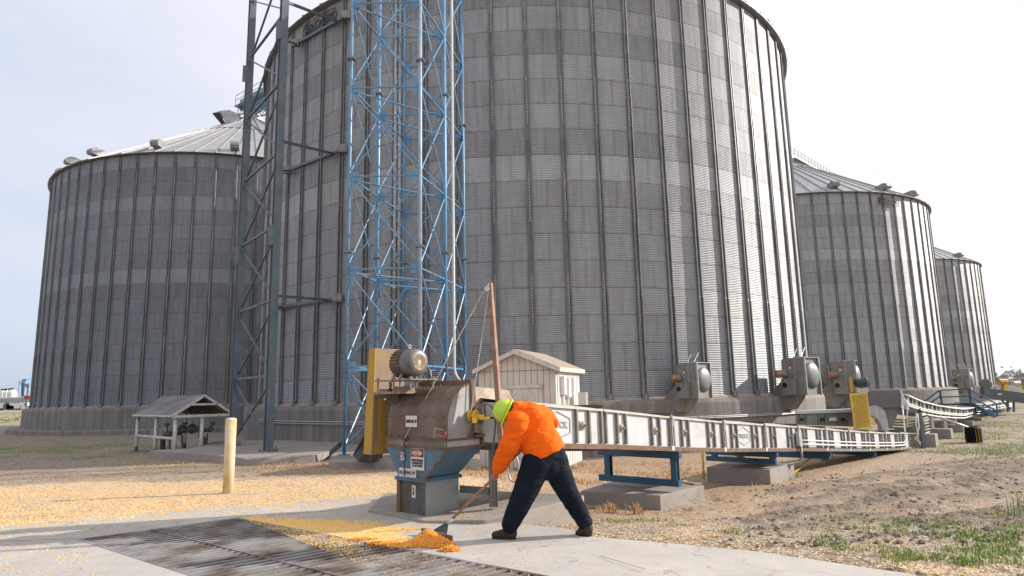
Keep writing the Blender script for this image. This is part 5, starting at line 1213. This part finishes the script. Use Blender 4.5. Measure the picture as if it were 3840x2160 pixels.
# trim the sweatshirt just above the hem and close it with a rib band
b = MB(); hemc = [(1974, 1712), (2000, 1719), (2040, 1714), (2085, 1702), (2120, 1689)]
# jeans
jn = [C_(2028, 1722, 56, 2072, 1716, 52, 7.41, 7.48), C_(2012, 1740, 56, 1972, 1838, 45, 7.38, 7.36), C_(1972, 1838, 45, 1930, 1930, 36, 7.36), C_(1930, 1930, 36, 1913, 1968, 31, 7.36),
      C_(2078, 1735, 54, 2122, 1835, 40, 7.50, 7.52), C_(2122, 1835, 40, 2170, 1918, 33, 7.52), C_(2170, 1918, 33, 2192, 1955, 30, 7.52), C_(2052, 1742, 56, 2040, 1735, 56, 7.45)]
def jdir(p):
    q = p-W_(2040, 1800); return V((q.x*3+q.z*3, q.y*3, q.z*8-q.x*3))
jeans = blob('jeans', jn, M_denim, man, .011, fold=.009, smooth=4, noise_dir=jdir)
b = MB(); pk = [(2090, 1722), (2112, 1716), (2116, 1748), (2104, 1758), (2092, 1750)]
# boots
for (hx, hy, tx, ty, Y0, Y1) in ((1922, 2006, 1856, 2006, 7.38, 7.44), (2206, 2000, 2170, 2000, 7.50, 7.56)):
    bt = blob('boot', [C_(hx, hy-2, 16, tx, ty, 12.5, Y0, Y1), C_(hx-4, hy-20, 20, hx-2, hy-4, 18, Y0), C_(hx-25, hy-6, 17, tx+6, ty-1, 13.5, Y0+.02, Y1)], M_leather, man, .007, fold=.004, smooth=2)
    a, c = W_(hx+14, hy+16, Y0), W_(tx-10, ty+16, Y1); m_ = (a+c)/2; d_ = (c-a); L = d_.length; d_.normalize(); sd_ = V((-d_.y, d_.x, 0)).normalized(); n_ = d_.cross(sd_); 
    out_ = []
    for k in range(20):
        t_ = 2*math.pi*k/20; out_.append(m_+d_*(L/2*math.copysign(abs(math.cos(t_))**.8, math.cos(t_)))+sd_*(.047*math.copysign(abs(math.sin(t_))**.7, math.sin(t_))))
    MB().prism(out_, UP*.026).build('sole', M_black, bt)
# hair and helmet
blob('hair', [((hc-face*.045+head_dir*.0, .085), (hc-face*.03-head_dir*.03, .075))], M_hair, man, .008, fold=.006, fsc=40., smooth=1)
HF = Matrix((ear, face, head_dir)).transposed(); HF = Matrix((face, ear, head_dir)).transposed()
b = MB(); hb = hc+head_dir*.035; vs = []; prof = [(.0, .127), (.038, .123), (.071, .108), (.098, .083), (.114, .049), (.121, .015), (.123, -.02)]
b.lathe(prof[::-1], hb, 28, HF)
b.v = [v if i >= 0 else v for i, v in enumerate(b.v)]
b.v = [hb+HF @ (lambda q: V((q.x*1.14, q.y*.98, q.z)))(HF.transposed() @ (v-hb)) for v in b.v]
# brim, deeper towards the face
nb = 28; ring = []
for k in range(nb):
    a = 2*math.pi*k/nb; ca, sa = math.cos(a), math.sin(a); e = .016+.045*max(0, ca)**1.5; ring.append((hb+HF @ V((.140*ca, .120*sa, -.02)), hb+HF @ V(((.140+e)*ca, (.120+e*.8)*sa, -.034)), hb+HF @ V(((.140+e)*ca, (.120+e*.8)*sa, -.040)), hb+HF @ V((.131*ca, .112*sa, -.028))))
vs = [p for r_ in ring for p in r_]; b.add(vs, [(4*k+j, 4*((k+1) % nb)+j, 4*((k+1) % nb)+j+1, 4*k+j+1) for k in range(nb) for j in range(3)])
hm = b.build('hard_hat', M_lime, man, smooth=True); md_ = hm.modifiers.new('thick', 'SOLIDIFY'); md_.thickness = .004
b = MB(); vs = []
for k in range(nb+1):
    a = 2*math.pi*k/nb
    for z_, r_ in ((.035, 1.012), (.062, 1.014)):
        rr = .123*math.sqrt(max(.01, 1-((z_+.02)/.150)**2)); vs.append(hb+HF @ V((rr*1.14*r_*1.03*math.cos(a), rr*.98*r_*1.03*math.sin(a), z_)))
b.add(vs, [(2*k, 2*k+2, 2*k+3, 2*k+1) for k in range(nb)]); b.build('reflective_band', M_tape, hm, smooth=True)
# waist hem band of the sweatshirt
# ------------------------------------------------------------------ push tool, corn
tool = thing('push_scraper', gp(1640, 2015), 'long wooden handled scraper with a dark triangular head pushing the corn', 'scraper')
MB().tube([HL-hd*.02, HR_+hd*.04], .0165, 12).build('handle', M_wood, tool, smooth=True)
MB().tube([HL-hd*.07, HL+hd*.05], [.012, .022], 12).build('ferrule', M_pipe, tool, smooth=True)
ba, bb = gp(1583, 1997, .02), gp(1694, 2028, .02); bm = (ba+bb)/2; ax = (bb-ba).normalized()
a1, a2 = ba+(bb-ba)*.34+UP*.035, ba+(bb-ba)*.84+UP*.03; tp_ = HL-hd*.04; nn_ = (a2-a1).cross(tp_-a1).normalized()*.012
MB().prism([a1, a2, tp_+ax*.028, tp_-ax*.028], nn_).build('head_plate', surf('dark_plate', (.045, .048, .055), .5, .2, .3, 12., (.12, .10, .08), .3, 10.), tool)
MB().beam(ba+UP*.022, bb+UP*.022, .028, .055).build('blade', surf('blade_wood', (.16, .12, .10), .7, 0, .3, 14.), tool)

KV = [(1, 0, 0), (-.5, .8, 0), (-.5, -.8, 0), (0, 0, .55), (0, 0, -.45)]; KF = [(0, 1, 3), (1, 2, 3), (2, 0, 3), (1, 0, 4), (2, 1, 4), (0, 2, 4)]
def kernels(name, pts, mat, size=(.006, .0095)):
    vs = []; fs = []
    for p in pts:
        n = len(vs); s = random.uniform(*size); a = random.uniform(0, 6.28); ca, sa = math.cos(a)*s, math.sin(a)*s; tz = random.uniform(-.4, .4)
        for x, y, z in KV: vs.append(V((p[0]+x*ca-y*sa, p[1]+x*sa+y*ca, p[2]+z*s+x*tz*s+s*.35)))
        fs += [(n+i, n+j, n+k) for i, j, k in KF]
    return obj_from(name, vs, fs, mat)
def padz(x, y):     # top of the raised hopper pad where it lies above the drive
    return None
# mound being pushed: ridge in front of the blade, towards the grate
mc_ = gp(1640, 2042); R1 = [gp(1400, 2030), gp(1500, 2048), gp(1590, 2050), gp(1650, 2052), gp(1700, 2062)]
def mound(x, y):
    h = 0
    for (px, py, hh, rx, ry) in MND:
        h = max(h, hh*math.exp(-(((x-px)/rx)**2+((y-py)/ry)**2)))
    return h
MND = []
for (px, py, hh, rx, ry) in ((1605, 2028, .115, .13, .13), (1645, 2046, .10, .12, .10), (1580, 2040, .06, .16, .13), (1520, 2048, .03, .2, .12), (1440, 2040, .022, .24, .10), (1688, 2064, .045, .10, .07), (1360, 2025, .018, .26, .09)):
    p = gp(px, py); MND.append((p.x, p.y, hh, rx, ry))
vs = []; fs = []; nx, ny = 150, 90; x0, x1, y0, y1 = -2.6, -.2, 6.5, 8.0
for j in range(ny+1):
    for i in range(nx+1):
        x = x0+(x1-x0)*i/nx; y = y0+(y1-y0)*j/ny; h = mound(x, y); h = h+ (.012*NZ.noise(V((x*40, y*40, 0)))+.02*NZ.noise(V((x*12, y*12, 3))))*min(1, h*12)-.012
        if ingrate(x, y, -.02): h = min(h, -.03)
        vs.append((x, y, h))
for j in range(ny):
    for i in range(nx):
        q = (j*(nx+1)+i, j*(nx+1)+i+1, (j+1)*(nx+1)+i+1, (j+1)*(nx+1)+i)
        if max(vs[k][2] for k in q) > 0.0: fs.append(q)
tag(obj_from('corn_pile', vs, fs, surf('corn_bulk', (.66, .23, .025), .7, 0, .4, 30.), smooth=True), 'deep orange heap of corn pushed up before the scraper blade', 'corn', kind='stuff')  # bulk colour carries the same painted shadow as its kernels
kp = []
while len(kp) < 9000:
    x, y = random.uniform(x0, x1), random.uniform(y0, y1); h = mound(x, y)
    if h < .012 or random.random() > h*9+.15: continue
    if ingrate(x, y, 0) : continue
    kp.append((x, y, h-.008+.012*NZ.noise(V((x*40, y*40, 0)))+random.uniform(0, .006)))
tag(kernels('corn_pile_kernels', kp, M_kpile, (.0075, .0115)), 'loose orange kernels covering the heap before the blade', 'corn', kind='stuff')
# spill on the concrete: dense between grate edge and hopper, thin elsewhere
PADP = [gp(1440, 1848, .09), gp(1800, 1838, .10), gp(2190, 1857, .12), gp(2182, 1866, .12), gp(1960, 1917, .10), gp(1815, 1950, .05), gp(1590, 1952, .03), gp(1380, 1912, .03)]
def pad_h(x, y):
    if not inpoly(x, y, PADP): return 0
    w = [1/((p.x-x)**2+(p.y-y)**2+1e-4)**1.5 for p in PADP]; return sum(a*p.z for a, p in zip(w, PADP))/sum(w)
e0, e1 = gp(905, 1944), gp(2012, 2152)
def spill(x, y):
    p = V((x, y, 0)); d = (p-V((e0.x, e0.y, 0))); al = d.dot(GU); ac = d.dot(GB)      # along / across the grate's far edge
    n = NZ.noise(V((x*2.2, y*2.2, 0)))+.6*NZ.noise(V((x*6, y*6, 1)))
    if ac < 0:
        return .06+.35*max(0, n-.15) if not ingrate(x, y, .02) else .012
    w = .15+.75*sm(.0, 1.6, al)*(1-sm(2.0, 3.1, al))
    core = sm(w+.3, w*.35, ac)*(1-sm(2.6, 3.4, al))*(.2+.8*sm(-.1, .8, al)); edge = .6*sm(.14, .0, ac)
    thin = .05+.5*max(0, n-.05)*(1-sm(2.6, 3.6, al))*(sm(-2.5, -.5, al)+.2)
    return max(core*(.75+.5*n), edge*(.6+n), thin)
kp = []
for _ in range(330000):
    y = 5.4+(10.4-5.4)*random.random()**1.0; x = random.uniform(-8.5, 3.5)
    if not inpoly(x, y, DRV) and not inpoly(x, y, PADP): continue
    if (x-.0)**2/.5+(y-7.1)**2/.12 < 1 and random.random() < .9: continue
    if x > .1 and random.random() > (.08 if y > 6.6 else .16): continue
    if ingrate(x, y) and random.random() < .93: continue
    if random.random() < min(1., spill(x, y))*.5: kp.append((x, y, max(pad_h(x, y), dz(x)) if not ingrate(x, y) else .004))
for _ in range(120000):
    al = random.uniform(.0, 3.1); ac = random.uniform(.0, 1.0); p = V((e0.x, e0.y, 0))+GU*al+GB*ac
    if al > 2.45 and ac > .42: continue
    w = (.10+.62*sm(.1, 1.5, al))*(1-.5*sm(2.3, 3.1, al)); n = NZ.noise(V((p.x*5, p.y*5, 1)))+.5*NZ.noise(V((p.x*14, p.y*14, 1)))
    if random.random() < sm(w+.22, w*.55, ac+n*.16)*.36*(1-.9*sm(2.6, 3.1, al)) and not ingrate(p.x, p.y, .0): kp.append((p.x, p.y, pad_h(p.x, p.y)))
print('spill kernels', len(kp))
tag(kernels('spilled_corn', kp, M_kern), 'yellow corn kernels spilled over the concrete driveway', 'corn', kind='stuff')
kp = []
_eb = [V((p.x, p.y, 0)) for p in drive_back]
for _ in range(40000):
    x = random.uniform(-9, -1.6); y = random.uniform(7.5, 11)
    if not inpoly(x, y, DRV) or ingrate(x, y): continue
    d = min((V((x, y, 0))-(a+(b_-a)*max(0, min(1, (V((x, y, 0))-a).dot(b_-a)/(b_-a).length_squared)))).length for a, b_ in zip(_eb, _eb[1:]))
    if random.random() < math.exp(-d*3.2)*(.75+.9*NZ.noise(V((x*2.5, y*2.5, 4)))): kp.append((x, y, 0))
for _ in range(60000):
    y = 9.0+8*random.random()**1.3; x = random.uniform(-13, .5)*(y/12)
    if inpoly(x, y, DRV): continue
    if random.random() < .75*(1-sm(13, 17, y))*(.6+NZ.noise(V((x, y, 0)))): kp.append((x, y, gz(x, y)))
for _ in range(26000):
    y = 5.8+6.5*random.random(); x = random.uniform(-.2, 8)
    if inpoly(x, y, DRV): continue
    d = edge_d(x, y, DRV)
    if random.random() < math.exp(-d*1.1)*.9+.04: kp.append((x, y, gz(x, y)+.005))
tag(kernels('scattered_corn', kp, M_kern, (.008, .013)), 'yellow corn kernels strewn over the gravel', 'corn', kind='stuff')
kp = []
for _ in range(45):
    px, py = random.uniform(40, 1000), random.uniform(700, 1700); kp.append(pt(px, py, random.uniform(9, 16)))
tag(kernels('flying_corn', kp, M_kern, (.006, .010)), 'corn kernels blown through the air in front of the left bin', 'corn', kind='stuff')

# ------------------------------------------------------------------ clods, gravel, grass
def stones(name, pts, mat, label, cat):
    vs = []; fs = []
    for x, y, z, s in pts:
        n = len(vs); a = random.uniform(0, 6)
        for k, (i, j, l) in enumerate(((1, 0, 0), (0, 1, 0), (-1, 0, 0), (0, -1, 0), (0, 0, 1), (0, 0, -1))):
            q = s*random.uniform(.6, 1.2); vs.append(V((x+(i*math.cos(a)-j*math.sin(a))*q, y+(i*math.sin(a)+j*math.cos(a))*q, z+l*q*.55)))
        fs += [(n+a_, n+b_, n+c_) for a_, b_, c_ in ((0, 1, 4), (1, 2, 4), (2, 3, 4), (3, 0, 4), (1, 0, 5), (2, 1, 5), (3, 2, 5), (0, 3, 5))]
    return tag(obj_from(name, vs, fs, mat), label, cat, kind='stuff')
cp = []
for _ in range(26000):
    y = 7.2+14*random.random()**1.5; x = random.uniform(.8, 16)
    if inpoly(x, y, DRV): continue
    q = (x-2.2)*TD.y-(y-9.2)*TD.x; al = (x-2.2)*TD.x+(y-9.2)*TD.y; n = fb(x, y, .45); tr = max(0, min(1, .5+.35*math.sin(q*6.6+n*5)+.3*math.sin(q*2.7+n*3+1)))
    w = sm(-.4-2.4*sm(1, 6, al), .6-2.*sm(1, 6, al), q)*(1-sm(7.5, 12, q))*sm(.0, 1.6, al+q*.9)
    if random.random() < w*(tr**2*.75+.05): cp.append((x, y, gz(x, y)+.015, random.choice((.010, .016, .016, .028, .045))))
stones('mud_clods', cp, surf('mud_clod', (.18, .135, .10), .95, 0, .4, 6.), 'dark clods of dried mud thrown up along the wheel tracks', 'mud')
gpts = []
for _ in range(14000):
    y = 9.5+14*random.random(); x = random.uniform(-3, 9)
    if inpoly(x, y, DRV): continue
    if random.random() < .5*(.5+fb(x, y, .6)): gpts.append((x, y, gz(x, y), random.choice((.008, .012, .02))))
stones('gravel', gpts, leaf_mat('gravel_stone', (.30, .24, .19), (.55, .52, .48)), 'pale gravel scattered round the conveyor supports', 'gravel')
def blades(name, spots, mat, label, cat='grass', kind='stuff', base=None):
    vs = []; fs = []
    for (x, y, z, h, sp, n) in spots:
        for _ in range(n):
            a = random.uniform(0, 6.28); bx, by = x+random.gauss(0, sp), y+random.gauss(0, sp); l = random.uniform(.15, .8); hh = h*random.uniform(.5, 1.1); w = .0035+.004*random.random()
            dx, dy = math.cos(a), math.sin(a); k = len(vs)
            vs += [V((bx-dy*w, by+dx*w, z)), V((bx+dy*w, by-dx*w, z)), V((bx+dx*l*hh*.35+dy*w*.8, by+dy*l*hh*.35-dx*w*.8, z+hh*.65)), V((bx+dx*l*hh*.35-dy*w*.8, by+dy*l*hh*.35+dx*w*.8, z+hh*.65)), V((bx+dx*l*hh, by+dy*l*hh, z+hh*(1-.35*l)))]
            fs += [(k, k+1, k+2, k+3), (k+3, k+2, k+4)]
    o = obj_from(name, vs, fs, mat, base=base); return tag(o, label, cat, kind=kind)
sp_ = []
for _ in range(1500):      # weedy corner at the lower right
    px, py = random.uniform(3050, 3840), random.uniform(1880, 2150); p = gp(px, py, -.14)
    if fb(p.x, p.y, 1.1) < -.05+.4*(px < 3300): continue
    if inpoly(p.x, p.y, DRV): continue
    sp_.append((p.x, p.y, gz(p.x, p.y)-.01, random.choice((.04, .06, .09)), .05, 5))
blades('green_weeds', sp_, M_grass, 'patch of short green weeds at the lower right of the yard')
sp_ = []
for px, py, n, h in ((2755, 2000, 26, .07), (2540, 1945, 20, .05), (2330, 1925, 26, .05), (2300, 1935, 26, .05), (2410, 1920, 22, .05), (2450, 1915, 16, .07), (2950, 1775, 22, .16), (2970, 1765, 22, .16), (3100, 1722, 26, .35), (3095, 1730, 22, .2), (3200, 1700, 16, .1), (3250, 1706, 16, .12), (3330, 1692, 22, .15), (3380, 1688, 22, .15), (2020, 1990, 10, .04), (3820, 1910, 10, .45)):
    z = -.15 if py > 1850 else -.45 if py > 1750 else -.75; p = gp(px, py, z); sp_.append((p.x, p.y, gz(p.x, p.y)-.01, h, .10, n*3))
for _ in range(4200):
    px = random.uniform(3400, 3900); py = random.uniform(1560, 1720); p = gp(px, py, -.85)
    if fb(p.x, p.y, .35)+.35*sm(3500, 3800, px) > .10: sp_.append((p.x, p.y, gz(p.x, p.y)-.01, .11, .16, 3))
for _ in range(2600):
    px = random.uniform(0, 640); py = random.uniform(1655, 1700); p = gp(px, py, -.55)
    if fb(p.x, p.y, .35) > -.05: sp_.append((p.x, p.y, gz(p.x, p.y)-.01, .08, .2, 3))
blades('green_grass', sp_, M_grass, 'scattered tufts of green grass across the yard')
sp_ = []
for px, py, n, h in ((2300, 1905, 60, .22), (2385, 1905, 55, .22), (2250, 1900, 20, .15), (2700, 1840, 30, .1), (2745, 1850, 30, .08), (2580, 1885, 14, .08)):
    p = gp(px, py, -.3); sp_.append((p.x, p.y, gz(p.x, p.y)-.01, h, .05, n))
for _ in range(3000):
    px = random.uniform(1500, 2950); py = random.uniform(1700, 1800); p = gp(px, py, -.42)
    if fb(p.x, p.y, .5) > -.02: sp_.append((p.x, p.y, gz(p.x, p.y)-.01, .13, .10, 3))
for _ in range(500):
    px = random.uniform(950, 1400); py = random.uniform(1728, 1775); p = gp(px, py, -.35); sp_.append((p.x, p.y, gz(p.x, p.y)-.01, .09, .1, 3))
for _ in range(900):
    px = random.uniform(480, 1050); py = random.uniform(1705, 1760); p = gp(px, py, -.42); sp_.append((p.x, p.y, gz(p.x, p.y)-.01, .07, .12, 3))
blades('dry_grass', sp_, M_straw, 'dry straw coloured grass under the conveyor and round the pads')

# ------------------------------------------------------------------ far left: warehouse, tanks, elevator, trucks
YF = 330.
t = thing('warehouse', pt(60, 1541, YF), 'long pale metal sided warehouse far off at the left edge', 'warehouse')
def fbox(name, x0, x1, yt, yb, Y, dep, mat, par):
    return prism_px(name, [(x0, yb), (x0, yt), (x1, yt), (x1, yb)], Y, dep, mat, par)
prism_px('wall', [(-120, 1548), (-120, 1500), (75, 1491), (118, 1487), (128, 1500), (128, 1545)], YF, 30, surf('pale_siding', (.62, .63, .62), .6, 0, .1, .05), t)
prism_px('roof', [(-120, 1500), (-120, 1496), (75, 1488), (118, 1483), (118, 1487), (75, 1491)], YF-.5, 32, M_white, t)
b = MB()
for k in range(24): x = -20+k*6; b.beam(pt(x, 1543, YF-.3), pt(x+.6, 1496 if x < 75 else 1492, YF-.3), .25)
b.build('siding_ribs', surf('siding_rib', (.45, .46, .46), .6), t)
LBT = ['first white cone topped tank from the left edge', 'second white cone topped tank from the left edge', 'third white cone topped tank from the left edge', 'fourth white cone topped tank from the left edge', 'rightmost and biggest white cone topped tank']
for i, (x, w, yt) in enumerate(((7, 6, 1463), (16, 6, 1463), (23, 6, 1462), (35, 8, 1461), (45, 15, 1460))):
    Y = YF+40+i*-3; p = pt(x, 1490, Y); r_ = w*Y/FPX; h = (1490-1472)*Y/FPX; hh = (1490-yt)*Y/FPX
    tk = thing('storage_tank', (p.x, p.y, -.8), LBT[i], 'tank', 'white cone topped tanks behind the warehouse')
    MB().lathe([(r_, -.8), (r_, p.z+h)], (p.x, p.y, 0), 16).build('shell', M_white, tk, smooth=True); MB().lathe([(r_*1.03, p.z+h), (.4, p.z+hh), (0, p.z+hh)], (p.x, p.y, 0), 16).build('cone_roof', M_white, tk)
    MB().box((p.x, p.y, p.z+hh+.2), (1.2, 1.2, 1.)).build('roof_cap', M_greytower, tk)
t = thing('far_elevator', pt(87, 1488, YF+60), 'distant bright blue elevator leg with a blue head house on top', 'elevator')
Y = YF+60; MBL = surf('bright_blue', (.04, .28, .55), .5)
b = MB()
for x in (82, 90): b.beam(pt(x, 1488, Y), pt(x+1, 1434, Y), .7)
for k in range(9): b.beam(pt(82, 1486-k*6, Y), pt(90, 1480-k*6, Y), .5); b.beam(pt(90, 1486-k*6, Y), pt(82, 1480-k*6, Y), .5)
b.build('leg_truss', MBL, t); prism_px('head_house', [(80, 1430), (84, 1424), (91, 1420), (98, 1424), (98, 1430)], Y, 5, MBL, t)
b = MB(); b.beam(pt(68, 1486, Y), pt(72, 1434, Y), .4); b.beam(pt(91, 1480, Y), pt(94, 1433, Y), .5); b.beam(pt(72, 1433, Y), pt(94, 1432, Y), .8); b.beam(pt(95, 1434, Y), pt(110, 1466, Y), .6); b.build('spouts', M_pipe, t)
t = thing('utility_pole', pt(98, 1535, 180), 'thin dark pole with a lamp head and a red crossbar, at the far left', 'pole')
MB().tube([pt(98, 1538, 180), pt(105, 1450, 180)], .22, 8).build('pole', M_greytower, t); MB().lathe([(0, 0), (.8, -.1), (.5, .7), (0, .9)], pt(106, 1449, 180), 10).build('lamp_head', M_greytower, t)
MB().beam(pt(92, 1490, 180), pt(112, 1490, 180), .35, .9).build('red_crossbar', M_red, t)
def truck(px, py, Y, s, cabm, label):
    o = pt(px, py, Y); t = thing('truck', o, label, 'truck', 'trucks parked by the warehouse')
    q = lambda x, z: o+V((x*s, 0, z*s))
    MB().prism([q(0, .9), q(0, 3.3), q(1.2, 3.5), q(2.3, 3.4), q(2.7, 2.3), q(4.4, 2.1), q(4.7, 1.7), q(4.7, .7), q(.2, .7)], (0, 2.4*s, 0)).build('cab', cabm, t)
    MB().prism([q(1.5, 2.3), q(1.5, 3.2), q(2.2, 3.1), q(2.5, 2.4)], (0, -.03, 0)).build('window', M_black, t)
    MB().box(q(-3.4, 2.2)+V((0, 1.2*s, 0)), (6*s, 2.4*s, 2.3*s)).build('trailer', M_white, t)
    MB().box(q(-2.5, .8)+V((0, 1.2*s, 0)), (8*s, 1.*s, .4*s)).build('chassis', M_black, t)
    for x in (3.7, -.6, -1.8, -5.5):
        MB().lathe([(0, 0), (.52*s, 0), (.52*s, .35*s), (0, .35*s)], q(x, .5)+V((0, .3, 0)), 14, frame((0, -1, 0))).build('wheel', M_black, t)
truck(12, 1540, 300, 1.0, M_greytower, 'dark grey truck cab facing right before the far warehouse')
truck(77, 1541, 300, 1.05, M_white, 'white truck cab facing right beside the thin pole, far left')
# ------------------------------------------------------------------ vegetation
def bare_tree(x, y, h, seed, label, leaf=0):
    rnd = random.Random(seed); t = thing('bare_tree', (x, y, -.9), label, 'tree', 'trees along the horizon'); tr = MB(); cr_ = MB()
    tr.tube([V((x, y, -.9)), V((x+.1*h*.1, y, h*.3-.9))], [h*.03, h*.022], 6); tips = []
    def grow(p, d, l, r, n):
        q = p+d*l; (tr if n < 2 else cr_).tube([p, q], [r, r*.65], 4, cap=False)
        if n >= 5: return
        for _ in range(3 if n < 4 else 4):
            e = (d+V((rnd.gauss(0, .5), rnd.gauss(0, .5), rnd.gauss(.15, .3)))).normalized(); grow(q, e, l*rnd.uniform(.62, .82), max(.035, r*.6), n+1)
    for _ in range(3): grow(V((x+.01*h, y, h*.3-.9)), V((rnd.gauss(0, .45), rnd.gauss(0, .45), 1)).normalized(), h*.2, h*.016, 0)
    tr.build('trunk', M_bark, t); cr_.build('crown', M_twig, t)
TR_ = [(3745, 1452, 240, 5.5, 'low bare tree just right of the farthest bin'), (3775, 1452, 255, 6.5, 'bare tree between the two yellow drives, far off'), (3805, 1450, 230, 7.5, 'spreading bare tree above the rightmost yellow drive'), (3835, 1449, 235, 6.5, 'bare tree cut by the right edge of the picture')]
for i, (px, py, Y, h, lab) in enumerate(TR_): p = pt(px, py, Y); bare_tree(p.x, p.y, h, i+3, lab)
def bush_line(name, pts, label, mat, hh, wd, n):
    vs = []; fs = []
    for x, y in pts:
        for _ in range(n):
            a = random.uniform(0, 6.28); c = V((x+random.gauss(0, wd), y+random.gauss(0, wd), -.9+abs(random.gauss(0, hh)))); s = random.uniform(.25, .6)*hh*.5; u = V((math.cos(a), math.sin(a), random.uniform(-.6, .6)))*s; v = V((random.uniform(-.6, .6), random.uniform(-.6, .6), 1))*s; k = len(vs); vs += [c-u, c+v*.6, c+u, c-v*.6]; fs.append((k, k+1, k+2, k+3))
    return tag(obj_from(name, vs, fs, mat), label, 'bushes', kind='stuff')
bush_line('far_brush', [(pt(px, 1450, 250).x, 250+random.uniform(-15, 15)) for px in range(3700, 4300, 6)], 'low grey brown brush along the right horizon', leaf_mat('brush_twig', (.27, .26, .25), (.38, .36, .33)), 2.2, 2.0, 60)
bush_line('ditch_weeds', [(pt(px, 1570, 95).x, 95+random.uniform(-12, 12)) for px in range(-60, 130, 4)], 'rough green and straw weeds in the ditch at the far left', leaf_mat('ditch_weed', (.13, .19, .06), (.42, .38, .2)), .45, 1.5, 60)
